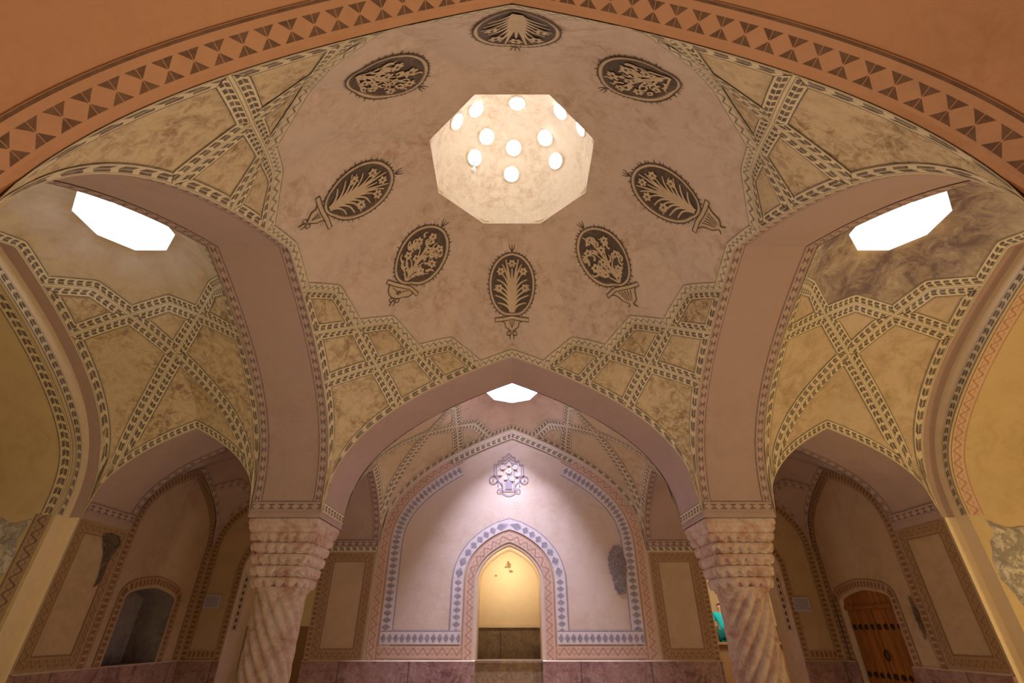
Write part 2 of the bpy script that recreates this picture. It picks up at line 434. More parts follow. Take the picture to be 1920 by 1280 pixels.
def arch_strip(b, prof, axis, c0, half, d0, d1, mat, UVs=(0, 1), off=0.0, n=40, zmin=None, qlim=1.0, nd=3):
    """strip of an arch soffit. axis 'x': the arch spans x about c0, depth runs in y from d0 to d1; axis 'y' the other way"""
    P = []; UV = []; acc = 0; last = None
    Q = qs(n) if qlim >= 1 else sorted([q for q in qs(n) if abs(q) < qlim-1e-4]+[-qlim, qlim])
    for q in Q:
        h = half-off; t = q*h; z = prof(q)-off
        if last: acc += hypot(t-last[0], z-last[1])
        last = (t, z); row = []; ur = []
        for k in range(nd+1):
            f = k/nd; d = d0+(d1-d0)*f
            row.append((c0+t, d, z) if axis == 'x' else (d, c0+t, z)); ur.append((acc, UVs[0]+(UVs[1]-UVs[0])*f))
        P.append(row); UV.append(ur)
    b.grid(P, mat, UV)
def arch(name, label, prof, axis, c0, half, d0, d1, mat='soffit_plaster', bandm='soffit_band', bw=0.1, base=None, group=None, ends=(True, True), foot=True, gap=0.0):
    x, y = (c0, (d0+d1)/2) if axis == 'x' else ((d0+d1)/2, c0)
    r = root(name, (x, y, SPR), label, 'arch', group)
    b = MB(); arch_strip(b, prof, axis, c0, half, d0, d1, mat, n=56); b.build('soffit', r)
    sg = 1 if d1 > d0 else -1; ql = 1.0
    while foot and prof(ql) < 1.155: ql -= 0.0005
    for e, (s0, dirn) in zip(ends, ((d0, sg), (d1, -sg))):
        if e:
            b = MB(); arch_strip(b, prof, axis, c0, half, s0+dirn*(0.004+gap), s0+dirn*(bw+gap), bandm, off=0.005, qlim=ql); b.build('painted_border', r)
    if foot:
        for sd in (-1, 1):
            b = MB(); P = []; UV = []
            for k in range(5):
                z = 1.06+0.1*k/4
                # invert profile numerically
                q = 1.0
                while q > 0.5 and prof(q) < z: q -= 0.0005
                t = sd*(q*half-0.008); row = []; ur = []
                for j in range(7):
                    d = d0+(d1-d0)*(0.02+0.96*j/6); row.append((c0+t, d, z) if axis == 'x' else (d, c0+t, z)); ur.append((abs(d), k/4))
                P.append(row); UV.append(ur)
            b.grid(P, bandm, UV); b.build('foot_border', r)
    return r

# ================================================================== large structure
# central dome
V = Vault(0, YC, HX, HY, 1.96, 1.96, 16, 2.90, 3.99, 0.775, oct0=True, lift=0.15, sx=HX/1.96, sy=HY/1.96)
dome = root('painted_dome', (0, YC, 2.0), 'large central plaster dome with vase medallions round its octagonal opening', 'dome')
V.mesh(dome, nth=320); V.bands(dome)
# side and back vaults
VL = Vault(-XC, YC, HS, HY, HS, HY, 8, 2.93, 3.22, 0.37, ends=1.97, oct0=True)
VR = Vault(XC, YC, HS, HY, HS, HY, 8, 2.93, 3.22, 0.37, ends=1.97, oct0=True)
VB = Vault(0, YBC, HB, HX, HB, HX, 8, 2.90, 3.17, 0.37, ends=1.97, rot=True)
def PMt(t): return lambda q: PM(q, t)
vl = root('rib_vault', (-XC, YC, 1.2), 'olive plaster rib vault left of the central dome, with slanted octagonal skylight', 'vault')
vr = root('rib_vault', (XC, YC, 1.2), 'smoke-stained rib vault right of the central dome, with slanted octagonal skylight', 'vault')
vb = root('rib_vault', (0, YBC, 1.2), 'peach rib vault over the back bay in front of the lit wall', 'vault')
for v_, r_ in ((VL, vl), (VR, vr), (VB, vb)):
    v_.mesh(r_, 'vault_crown', 'net_panels', 'vault_plaster', 'vault_plaster' if r_ is not vl else 'net_plaster', nth=192)
    v_.bands(r_, width=0.10, inner='rib_band')
for sg, side in ((-1, 'left'), (1, 'right')):
    VK = Vault(sg*XC, YBC, HS, HB, HS, HS, 8, 1.97, 2.15, 0.2, prof=PS, sy=HB/HS)
    r = root('corner_vault', (sg*XC, YBC, 1.2), f'small dim vault over the {side} back corner bay behind the column', 'vault')
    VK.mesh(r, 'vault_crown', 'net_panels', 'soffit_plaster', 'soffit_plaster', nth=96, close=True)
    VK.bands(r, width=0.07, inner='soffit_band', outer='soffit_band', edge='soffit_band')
# arches
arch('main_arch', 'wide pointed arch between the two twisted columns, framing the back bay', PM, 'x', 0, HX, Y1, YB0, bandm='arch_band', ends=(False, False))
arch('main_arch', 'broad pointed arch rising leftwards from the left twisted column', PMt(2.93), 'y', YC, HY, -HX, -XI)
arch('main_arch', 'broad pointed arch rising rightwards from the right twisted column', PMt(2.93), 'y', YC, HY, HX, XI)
fr = arch('main_arch', 'huge orange-brown arch overhead, nearest the viewer, edged with dark triangles', PM, 'x', 0, HX, Y0, 0.35, mat='orange_lit_plaster', bandm='front_band', bw=0.165, foot=False, ends=(True, False), gap=0.03)
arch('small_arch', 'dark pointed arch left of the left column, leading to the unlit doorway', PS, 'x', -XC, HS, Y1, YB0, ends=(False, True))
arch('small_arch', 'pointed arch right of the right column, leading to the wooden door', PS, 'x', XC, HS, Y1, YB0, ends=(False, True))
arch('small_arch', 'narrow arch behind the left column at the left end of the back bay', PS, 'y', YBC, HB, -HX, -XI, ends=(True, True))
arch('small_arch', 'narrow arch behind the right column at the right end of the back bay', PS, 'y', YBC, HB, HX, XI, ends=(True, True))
# big side recess arches: a plain face ring, then the deep soffit
for sg, side, bm in ((-1, 'left', 'arch_band'), (1, 'right', 'scroll_band')):
    RX = XO+0.0
    r = root('recess_arch', (sg*(RX+0.5), YC, SPR), f'tall pointed arch over the deep recess at the {side} edge', 'arch')
    pr = PMt(2.93); b = MB()
    arch_strip(b, pr, 'y', YC, HY, sg*RX, sg*(RX+0.13), 'soffit_plaster'); b.build('outer_ring', r)
    # face ring (faces the hall)
    def ring(b, x, o0, o1, mat, nn=4, v0=0, v1=1):
        P = []; UV = []; acc = 0; last = None
        for q in qs(40):
            row = []; ur = []
            for k in range(nn+1):
                o = o0+(o1-o0)*k/nn; t = q*(HY-o); z = pr(q)-o*1.25*(1-q**6)
                if k == 0:
                    if last: acc += hypot(t-last[0], z-last[1])
                    last = (t, z)
                row.append((x, YC+t, z)); ur.append((acc, v0+(v1-v0)*k/nn))
            P.append(row); UV.append(ur)
        b.grid(P, mat, UV)
    b = MB(); ring(b, sg*(RX+0.13), 0, 0.16, 'edge_plaster'); b.build('face_ring', r)
    b = MB(); ring(b, sg*(RX+0.124), 0.085, 0.155, 'arch_band'); b.build('painted_border', r)
    def pin(q):
        return pr(q)-0.16*1.25*(1-q**6)
    b = MB(); arch_strip(b, pin, 'y', YC, HY-0.16, sg*(RX+0.13), sg*(RX+1.05), 'recess_plaster'); b.build('soffit', r)
    b = MB(); arch_strip(b, pin, 'y', YC, HY-0.16, sg*(RX+0.15), sg*(RX+0.29), bm, off=0.006); b.build('painted_border', r)
    b = MB(); arch_strip(b, pin, 'y', YC, HY-0.16, sg*(RX+1.04), sg*(RX+0.91), bm, off=0.006); b.build('painted_border', r)
FL = -1.25
ZW = -0.34
# walls -------------------------------------------------------------
def plane(b, pts, mat): b.poly(pts, mat)
def wall_with_arch(b, axis, d, lo, hi, z0, z1, c, half, prof, mat, zbot):
    """flat wall in plane axis=d between lo..hi, z0..z1 with an arched opening"""
    def P(t, z): return (t, d, z) if axis == 'y' else (d, t, z)
    b.poly([P(lo, z0), P(c-half, z0), P(c-half, z1), P(lo, z1)], mat)
    b.poly([P(c+half, z0), P(hi, z0), P(hi, z1), P(c+half, z1)], mat)
    if zbot > z0: b.poly([P(c-half, z0), P(c+half, z0), P(c+half, zbot), P(c-half, zbot)], mat)
    Q = qs(24); rows = []
    for q in Q: rows.append([P(c+q*half, prof(q)), P(c+q*half, z1)])
    b.grid(rows, mat)
def small_prof(spring, apex, e=0.5): return lambda q: spring+(apex-spring)*(max(0, 1-min(1, abs(q))**1.25))**e
# ---- back wall
NX, NH = -0.04, 0.45; nprof = small_prof(0.62, 1.09)
DX, DH = 3.33, 0.55; dprof = small_prof(0.78, 1.32)
wb = MB()
wall_with_arch(wb, 'y', YW, -HX, HX, FL, 3.2, NX, NH, nprof, 'lunette_plaster', FL)
for sg in (-1, 1):
    x0, x1 = sorted((sg*HX, sg*XI)); wb.poly([(x0, YW, FL), (x1, YW, FL), (x1, YW, 3.2), (x0, YW, 3.2)], 'wall_plaster')
    x0, x1 = sorted((sg*XI, sg*(XO+0.02))); wall_with_arch(wb, 'y', YW, x0, x1, FL, 3.2, sg*DX, DH, dprof, 'wall_plaster', FL)
wall_back = wb.build('wall_back', kind='structure', base=(0, YW, FL))
# reveals of the passages in the back wall
def reveal(parent, axis, d0, d1, c, half, prof, zlow, mat, name='reveal'):
    b = MB(); rows = []
    for q in [-1]+qs(20)+[1]:
        pass
    pts = [(c-half, zlow)]+[(c+q*half, prof(q)) for q in qs(20)]+[(c+half, zlow)]
    for t, z in pts:
        rows.append([(t, d0, z), (t, d1, z)] if axis == 'y' else [(d0, t, z), (d1, t, z)])
    b.grid(rows, mat); return b.build(name, parent)
for sg in (-1, 1):
    reveal(wall_back, 'y', YW, 8.12, sg*DX, DH, dprof, FL, 'lunette_plaster')
# painted borders in a wall plane: offset ribbon along a polyline
def offset_path(pts, o):
    out = []; n = len(pts)
    for i in range(n):
        a = Vector(pts[max(0, i-1)]); p = Vector(pts[i]); c = Vector(pts[min(n-1, i+1)])
        d1 = (p-a).normalized() if i else (c-p).normalized(); d2 = (c-p).normalized() if i < n-1 else d1
        n1 = Vector((-d1.y, d1.x)); n2 = Vector((-d2.y, d2.x)); m = n1+n2
        m = m/max(0.3, m.length_squared/2) if m.length > 1e-6 else n1
        out.append(p+m*o)
    return out
def ribbon(b, pts, o0, o1, place, mat, flip=False):
    A = offset_path(pts, o0); B = offset_path(pts, o1); rows = []; UV = []; acc = 0
    for i in range(len(pts)):
        if i: acc += (Vector(pts[i])-Vector(pts[i-1])).length
        rows.append([place(A[i].x, A[i].y), place((A[i].x+B[i].x)/2, (A[i].y+B[i].y)/2), place(B[i].x, B[i].y)])
        UV.append([(acc, 0), (acc, .5), (acc, 1)] if not flip else [(acc, 1), (acc, .5), (acc, 0)])
    b.grid(rows, mat, UV)
yp = lambda y: (lambda x, z: (x, y, z))
def lun(xh, top, q0=-1, q1=1):             # lunette outline, left to right over the crown
    return [(q*xh, PM(q, top)) for q in qs(36) if q0 <= q <= q1]
E_ = 0.008
b = MB()
lp = [(-HX, ZW)]+lun(HX, 2.86, -1, -0.40)
rp = lun(HX, 2.86, 0.40, 1)+[(HX, ZW)]
for p_ in (lp, rp): ribbon(b, p_, -0.03, -0.17, yp(YW-E_), 'scroll_band')
b.build('painted_scroll_border', wall_back)
b = MB()
lp2 = [(-HX, ZW)]+lun(HX, 2.86, -1, -0.44); rp2 = lun(HX, 2.86, 0.44, 1)+[(HX, ZW)]
for p_ in (lp2, rp2): ribbon(b, p_, -0.18, -0.36, yp(YW-E_), 'hex_band')
b.build('painted_block_border', wall_back)
b = MB(); ribbon(b, lun(HX, 2.86, -0.55, 0.55), -0.02, -0.13, yp(YW-0.014), 'arch_band'); b.build('crown_border', wall_back)
# border round the niche and along the foot of the lunette
npath = [(NX-NH, ZW)]+[(NX+q*NH, nprof(q)) for q in qs(20)]+[(NX+NH, ZW)]
b = MB(); ribbon(b, npath, 0.04, 0.19, yp(YW-E_), 'scroll_band'); b.build('niche_scroll_border', wall_back)
npath2 = [(NX-NH, ZW+0.2)]+npath[1:-1]+[(NX+NH, ZW+0.2)]
b = MB(); ribbon(b, npath2, 0.21, 0.37, yp(YW-E_), 'hex_band'); b.build('niche_block_border', wall_back)
for sg in (-1, 1):
    xa, xb = sg*(HX-0.17), NX+sg*(NH+0.19)
    if xa > xb: xa, xb = xb, xa
    b = MB(); ribbon(b, [(xa, ZW+0.02), (xb, ZW+0.02)], 0.0, 0.15, yp(YW-E_-0.002), 'scroll_band', flip=True)
    xa, xb = sg*(HX-0.19), NX+sg*(NH+0.21)
    if xa > xb: xa, xb = xb, xa
    ribbon(b, [(xa, ZW+0.19), (xb, ZW+0.19)], 0.0, 0.16, yp(YW-E_-0.004), 'hex_band')
    b.build('foot_border', wall_back)
# pilaster panels
def panel(b, place, t0, t1, z0, z1, w, mat, inner='wall_plaster'):
    for pts in ([(t0, z0), (t0, z1)], [(t0, z1), (t1, z1)], [(t1, z1), (t1, z0)], [(t1, z0), (t0, z0)]):
        (x0, y0), (x1, y1) = pts; d = Vector((x1-x0, y1-y0)).normalized(); nn = Vector((d.y, -d.x)); L = hypot(x1-x0, y1-y0)
        c = [(x0, y0), (x1, y1), (x1-d.x*w+nn.x*w, y1-d.y*w+nn.y*w), (x0+d.x*w+nn.x*w, y0+d.y*w+nn.y*w)]
        b.poly([place(*q) for q in c], mat, [(0, 0), (L, 0), (L-w, 1), (w, 1)])
for sg in (-1, 1):
    b = MB(); x0, x1 = sorted((sg*(HX+0.03), sg*(XI-0.02)))
    panel(b, yp(YW-E_), x0, x1, ZW+0.02, 0.98, 0.12, 'brown_band')
    ribbon(b, [(x0-.02, 1.0), (x1+.02, 1.0)], 0, 0.09, yp(YW-E_), 'arch_band')
    b.build('pilaster_border', wall_back)
    # corner bay: blind arch border and door border
    xs = [(sg*XC+q*HS, PS(q)) for q in qs(24)]
    b = MB(); xs = ([(sg*XC-HS, ZW)]+xs) if sg < 0 else (xs+[(sg*XC+HS, ZW)])
    ribbon(b, xs, -0.02, -0.11, yp(YW-E_), 'brick_band')
    xs = [(sg*DX-DH, ZW)]+[(sg*DX+q*DH, dprof(q)) for q in qs(20)]+[(sg*DX+DH, ZW)]
    ribbon(b, xs, 0.015, 0.085, yp(YW-E_-0.003), 'brick_band')
    x0, x1 = sorted((sg*(XO-0.1), sg*(DX+DH+0.1))); ribbon(b, [(x0, ZW+0.02), (x1, ZW+0.02)], 0, 0.1, yp(YW-E_-.002), 'brick_band', flip=True)
    b.build('corner_border', wall_back)

# ---- side walls with recess
def side_wall(sg):
    b = MB(); X0 = sg*(XO+0.02)
    # front faces of the piers beside the recess (jamb panels are in plane x = XO)
    dc, dh, pr = (6.68, 0.46, small_prof(0.34, 0.46)) if sg < 0 else (6.87, 0.50, small_prof(0.335, 0.45))
    wall_with_arch(b, 'x', X0, Y1, YW, FL, 2.3, dc, dh, pr, 'wall_plaster', ZW if sg < 0 else FL)
    # jambs of the recess, facing along y, and its back
    XB = sg*(XO+1.05); XE = sg*(XO+2.0)
    for y, s2 in ((Y1, 1), (Y0, -1)):
        yj = y-s2*0.16
        b.poly([(sg*(XO+0.13), y, FL), (sg*(XO+0.13), yj, FL), (sg*(XO+0.13), yj, SPR), (sg*(XO+0.13), y, SPR)], 'edge_plaster')
        b.poly([(X0, y, FL), (sg*(XO+0.13), y, FL), (sg*(XO+0.13), y, SPR+.02), (X0, y, SPR+.02)], 'edge_plaster')
        b.poly([(sg*(XO+0.13), yj, FL), (XB, yj, FL), (XB, yj, SPR), (sg*(XO+0.13), yj, SPR)], 'recess_plaster')
        b.poly([(XB, yj, FL), (XB, y+s2*0.4, FL), (XB, y+s2*0.4, SPR), (XB, yj, SPR)], 'recess_plaster')
        b.poly([(XB, y+s2*0.4, FL), (XE, y+s2*0.4, FL), (XE, y+s2*0.4, 3.4), (XB, y+s2*0.4, 3.4)], 'recess_plaster')
    b.poly([(XE, Y0-.4, FL), (XE, Y1+.4, FL), (XE, Y1+.4, 3.4), (XE, Y0-.4, 3.4)], 'recess_plaster')
    b.poly([(XB, Y0-.4, 3.4), (XE, Y0-.4, 3.4), (XE, Y1+.4, 3.4), (XB, Y1+.4, 3.4)], 'recess_plaster')
    rows = []
    for q in qs(24):
        t = q*(HY-0.16); z = PM(q, 2.93)-0.16*1.25*(1-q**6); rows.append([(XB, YC+t, z), (XB, YC+t*1.24, 3.4)])
    b.grid(rows, 'recess_plaster')
    o = b.build('wall_left' if sg < 0 else 'wall_right', kind='structure', base=(X0, YC, FL))
    xp = lambda d: (lambda y, z: (d, y, z))
    xi = X0-sg*0.008
    b = MB(); panel(b, xp(xi), Y1+0.03, YB0-0.01, ZW+0.03, SPR-0.02, 0.11, 'brown_band'); b.build('jamb_border', o)
    b = MB(); ribbon(b, [(YB0, ZW)]+[(YBC+q*HB, PS(q)) for q in qs(24)]+[(YW, ZW)], -0.02, -0.12, xp(xi), 'brick_band')
    ribbon(b, [(dc-dh, ZW)]+[(dc+q*dh, pr(q)) for q in qs(16)]+[(dc+dh, ZW)], 0.03, 0.13, xp(xi), 'brick_band')
    b.build('blind_arch_border', o)
    ym = Y1-0.16-0.006
    b = MB(); x0 = sg*(XO+0.17); x1 = sg*(XO+0.33); b.grid([[(x0, ym, z), ((x0+x1)/2, ym, z), (x1, ym, z)] for z in (ZW, 0.1, 0.6, SPR)], 'dark_scroll_band', [[(z, 0), (z, .5), (z, 1)] for z in (ZW, 0.1, 0.6, SPR)])
    if sg < 0: b.build('recess_border', o)
    # bare eroded masonry on the recess jamb
    b = MB(); rnd = random.Random(3 if sg < 0 else 5); rows = []
    nz, nx = 40, 26
    for i in range(nz+1):
        f = i/nz; z = FL+(0.97-FL)*f
        if sg < 0: xa = XO+0.36+rnd.uniform(-.01, .01)+0.02*sin(i*0.9)
        else: xa = XO+0.19+0.05*sin(i*0.55)+rnd.uniform(-.012, .012)+(0.06 if f > .9 else 0)
        row = []
        for j in range(nx+1):
            g = j/nx; x = xa+(XO+1.05-xa)*g; zz = z-(0.05*abs(sin(g*7))*(f**8))-(0.16*g*f**6 if sg > 0 else 0)
            dep = 0.012+(0.0 if j in (0,) or i == nz else 0.022+rnd.uniform(-.009, .009))
            if j == 0 or i == nz: dep = 0.001
            row.append((sg*x, Y1-0.16-dep, zz))
        rows.append(row)
    b.grid(rows, 'bare_stone'); b.build('eroded_masonry', o, angle=60, label='grey eroded patch of bare masonry')
    return o, dc, dh, pr, X0
wl, dcl, dhl, prl, XLw = side_wall(-1)
wr, dcr, dhr, prr, XRw = side_wall(1)
# spring moulding line where jamb meets arch
# ---- front enclosure, floor, upper closure
b = MB()
b.poly([(-7, -1.8, FL), (7, -1.8, FL), (7, -1.8, 3.4), (-7, -1.8, 3.4)], 'wall_plaster')
b.poly([(-XI, 0.35, FL), (-6.6, 0.35, FL), (-6.6, 0.35, 3.4), (-XI, 0.35, 3.4)], 'wall_plaster')
b.poly([(XI, 0.35, FL), (6.6, 0.35, FL), (6.6, 0.35, 3.4), (XI, 0.35, 3.4)], 'wall_plaster')
for sg in (-1, 1):
    b.poly([(sg*XI, -1.8, FL), (sg*XI, 0.35, FL), (sg*XI, 0.35, 3.4), (sg*XI, -1.8, 3.4)], 'wall_plaster')
    b.poly([(sg*HX, Y0, FL), (sg*HX, 0.35, FL), (sg*HX, 0.35, SPR), (sg*HX, Y0, SPR)], 'wall_plaster')
    b.poly([(sg*HX, Y0, FL), (sg*XI, Y0, FL), (sg*XI, Y0, SPR), (sg*HX, Y0, SPR)], 'wall_plaster')
    b.poly([(sg*XI, Y0, FL), (sg*XO, Y0, FL), (sg*XO, Y0, 2.0), (sg*XI, Y0, 2.0)], 'wall_plaster')
b.poly([(-XI, -1.8, 3.4), (XI, -1.8, 3.4), (XI, 0.35, 3.4), (-XI, 0.35, 3.4)], 'orange_lit_plaster')
b.grid([[(q*HX, 0.35, PM(q)), (q*HX*1.37, 0.35, 3.4)] for q in qs(16)], 'wall_plaster')
b.build('wall_front', kind='structure', base=(0, -1.8, FL))
b = MB(); b.poly([(-7, -1.8, FL), (7, -1.8, FL), (7, 16, FL), (-7, 16, FL)], 'marble'); b.build('floor', kind='structure', base=(0, 3, FL))
b = MB()
xa, ya, xb, yb, zt = -8.2, -2.2, 8.2, 16.2, 5.4
b.poly([(xa, ya, zt), (xb, ya, zt), (xb, yb, zt), (xa, yb, zt)], 'wall_plaster')
for (x0, y0), (x1, y1) in (((xa, ya), (xb, ya)), ((xb, ya), (xb, yb)), ((xb, yb), (xa, yb)), ((xa, yb), (xa, ya))): b.poly([(x0, y0, FL-.1), (x1, y1, FL-.1), (x1, y1, zt), (x0, y0, zt)], 'wall_plaster')
b.build('sky_blocker', kind='structure', base=(0, 3, 5.4))  # added unseen shell round the building, blocks sky light leaking through seams
# ---- marble dado
def dado(name, pts, th=0.035, zt=ZW, side=1, mat='marble'):
    b = MB()
    for (x0, y0), (x1, y1) in zip(pts[:-1], pts[1:]):
        d = Vector((x1-x0, y1-y0)).normalized(); n = Vector((-d.y, d.x))*th*side
        a, c = (x0+n.x, y0+n.y), (x1+n.x, y1+n.y)
        b.poly([(*a, FL), (*c, FL), (*c, zt), (*a, zt)], mat)
        b.poly([(*a, zt), (*c, zt), (x1, y1, zt+0.012), (x0, y0, zt+0.012)], 'edge_plaster')
        for p, q in (((x0, y0), a), ((x1, y1), c)): b.poly([(*p, FL), (*q, FL), (*q, zt), (*p, zt)], mat)
    return b.build(name, kind='structure', base=(pts[0][0], pts[0][1], FL))
dado('baseboard_back', [(-DX+DH, YW), (NX-NH, YW)], side=-1)
dado('baseboard_back', [(NX+NH, YW), (DX-DH, YW)], side=-1)
dado('baseboard_back', [(-XO-.02, YW), (-DX-DH, YW)], side=-1)
dado('baseboard_back', [(DX+DH, YW), (XO+.02, YW)], side=-1)
dado('baseboard_left', [(-XO-.02, Y1), (-XO-.02, YW)], side=-1)
dado('baseboard_right', [(XO+.02, Y1), (XO+.02, dcr-dhr)], side=1)
dado('baseboard_right', [(XO+.02, dcr+dhr), (XO+.02, YW)], side=1)

for sg, w_ in ((-1, wall_back), (1, wall_back)):
    b = MB(); xj = sg*(DX+DH)-sg*0.006; zs = [0.0+0.05*k for k in range(15)]
    b.grid([[(xj, 7.70, z), (xj, 7.76, z), (xj, 7.82, z)] for z in zs], 'stud_band', [[(z, 0), (z, .5), (z, 1)] for z in zs]); b.build('jamb_studs', w_)
# ------------------------------------------------------------------ skylights
n_oct0 = True
def octo(cx, cy, r, z, k):
    a = (pi/8 if n_oct0 else 0)+k*pi/4; rr = r/cos(pi/8); return (cx+rr*sin(a), cy+rr*cos(a), z)
def skylight(n, V, h, pane_mat, pr, cap='white_plaster', emis=None):
    global n_oct0
    cx, cy, oz, r = V.cx, V.cy, V.oz, V.orad; n_oct0 = V.oct0
    w = root(f'window_{n}', (cx, cy, oz), kind='structure')
    b = MB(); b.grid([[(*octo(cx, cy, r*f, oz+dz, k),)[:3] for f, dz in ((1, 0), (1, h*0.5), (0.97, h))] for k in range(8)], cap, closed=True)
    b.build('drum', w, angle=20)
    b = MB(); b.grid([[octo(cx, cy, r*0.97*f, oz+h+0.10*(1-f*f), k) for f in (1, .8, .6, .4, .2, 0.01)] for k in range(8)], cap, closed=True)
    b.build('cover', w, angle=20)
    if not pr:                             # frosted pane over the whole opening
        b = MB(); b.grid([[octo(cx, cy, r*0.965*f, oz+h-0.01, k) for f in (1, .5, 0.01)] for k in range(8)], pane_mat, closed=True)
        b.build('pane', w, angle=20); return w
    b = MB(); rows = []
    for i in range(7):
        ph = i/6*pi/2; rows.append([(cx+pr*cos(ph)*cos(2*pi*k/24), cy+pr*cos(ph)*sin(2*pi*k/24), oz+h+0.055-pr*0.08*sin(ph)) for k in range(25)])
    b.grid(rows, pane_mat); b.build('pane', w)
    return w
skylight(2, VL, 0.12, 'daylight_side', 0)
skylight(3, VR, 0.12, 'daylight_side', 0)
skylight(4, VB, 0.76, 'daylight_back', 0.12, cap='drum_plaster')
# central lantern: octagonal collar, shallow cupola, round glass bull's-eyes
w1 = root('window_1', (0, YC, 3.99), kind='structure')
ZC0, HC = 4.02, 0.86
def cupf(x, y):
    x, y = x/(HX/1.96), (y-YC)/(HY/1.96); a1 = atan2(x, y); return hypot(x, y)/(0.775/cos(((a1+pi/8) % (pi/4))-pi/8)*0.55+0.80*0.45)
def cupz(x, y): return ZC0+HC*sqrt(max(0.0, 1-min(1.0, cupf(x, y))**2))
def cupR(a1): return 0.775/cos(((a1+pi/8) % (pi/4))-pi/8)
b = MB(); rows = []; rim = []
for k in range(96):
    a1 = 2*pi*k/96; row = []; o = cupR(a1); m_ = o*0.55+0.80*0.45
    for j in range(29):
        ph = j/28*pi/2; R_ = m_*cos(ph) if j < 28 else 0.002; x, y = R_*sin(a1)*HX/1.96, YC+R_*cos(a1)*HY/1.96
        row.append((x, y, ZC0+HC*sin(ph)))
    rows.append(row)
    rim.append([(o*sin(a1)*HX/1.96, YC+o*cos(a1)*HY/1.96, 3.985), (o*sin(a1)*HX/1.96, YC+o*cos(a1)*HY/1.96, 4.005), row[0]])
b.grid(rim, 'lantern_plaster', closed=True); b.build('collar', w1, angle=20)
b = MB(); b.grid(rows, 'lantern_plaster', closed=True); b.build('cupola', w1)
def hole(x0, y0):                          # bull's-eye panes, each seated square to the cupola
    e = 1e-3; z0 = cupz(x0, y0); nx = (cupz(x0+e, y0)-cupz(x0-e, y0))/(2*e); ny = (cupz(x0, y0+e)-cupz(x0, y0-e))/(2*e)
    n_ = Vector((nx, ny, -1)).normalized(); t1 = n_.cross(Vector((0, 1, 0.1))).normalized(); t2 = n_.cross(t1); C0 = Vector((x0, y0, z0))
    b = MB(); rows = []
    for i in range(6):
        ph = i/5*pi/2; rows.append([C0+n_*(0.012+0.030*sin(ph))+t1*(0.083*cos(ph)*cos(2*pi*k/24))+t2*(0.083*cos(ph)*sin(2*pi*k/24)) for k in range(25)])
    b.grid(rows, 'daylight_pane'); b.build('pane', w1)
    b = MB(); b.grid([[C0+n_*h+t1*(r*cos(2*pi*k/24))+t2*(r*sin(2*pi*k/24)) for k in range(25)] for r, h in ((0.102, -0.004), (0.097, 0.014), (0.086, 0.018), (0.083, 0.008))], 'lantern_plaster'); b.build('rim', w1)
HOLES = [(0.019, 3.549), (-0.29, 3.405), (0.379, 3.392), (-0.432, 3.559), (0.502, 3.555), (-0.006, 3.771), (0.057, 3.047), (-0.387, 3.056), (0.515, 3.015), (-0.59, 3.083), (0.711, 3.006)]
for q in HOLES: hole(*q)
hx, hy = HOLES[3]
b = MB(); hz = cupz(hx, hy); b.tube([(hx, hy, hz-0.03), (hx, hy, hz-0.12)], 0.006, 'iron', 8)
r = root('hanging_lamp', (hx, hy, hz-0.2), 'small chrome lamp hanging from a round pane inside the central skylight', 'lamp')
b.build('cable', r)
b = MB(); b.tube([(hx, hy, hz-0.11), (hx, hy, hz-0.125), (hx, hy, hz-0.15), (hx, hy, hz-0.18)], [0.008, 0.02, 0.024, 0.02], 'chrome', 12); b.build('socket', r)
b = MB(); b.tube([(hx, hy, hz-0.18), (hx, hy, hz-0.20), (hx, hy, hz-0.24), (hx, hy, hz-0.265)], [0.018, 0.028, 0.026, 0.008], 'white_plaster', 12); b.build('bulb', r)

# ------------------------------------------------------------------ smoke and whitewash marks round the skylights
def ring_stain(name, base, stain, col, r0, r1, a0=0.0, sc=3.0, amt=0.8, vx=1.0):
    m, nt, b = newmat(name); c, fine, v = plaster_col(nt, base, stain, 0.5, 1.0)
    sp = nt.nodes.new('ShaderNodeSeparateXYZ'); nt.links.new(v, sp.inputs[0])
    x, y = X(nt, sp.outputs[0])*vx, X(nt, sp.outputs[1])-a0
    r = (x*x+y*y).m('SQRT') + noise(nt, v, 2.0, 4, 0.6)*0.5 - 0.25
    k = ramp(r, r0-0.08, r0+0.06)*(ramp(r, r1-0.25, r1+0.1)*(-1.0)+1.0)*ramp(noise(nt, v, sc, 8, 0.75, 0.6), 0.30, 0.58)*amt
    c = mix2(nt, k, c, col); nt.links.new(c.k, b.inputs['Base Color']); bump(nt, b, fine, 0.25, 0.008)
ring_stain('smoked_plaster', (0.53, 0.42, 0.27), (0.30, 0.21, 0.10), (0.17, 0.115, 0.10), 0.40, 1.05, 0.15, 4.0, 1.0)
ring_stain('limed_plaster', (0.50, 0.39, 0.24), (0.30, 0.21, 0.10), (0.60, 0.52, 0.48), 0.50, 0.85, 0.0, 1.8, 0.8)
ring_stain('back_plaster', (0.54, 0.38, 0.26), (0.36, 0.24, 0.15), (0.33, 0.22, 0.16), 0.40, 0.75, 0.0, 2.5, 0.5)
for r_, mn in ((vl, 'limed_plaster'), (vr, 'smoked_plaster'), (vb, 'back_plaster')):
    for ch in r_.children:
        if ch.name.startswith('vault_crown'): ch.data.materials[0] = M[mn]

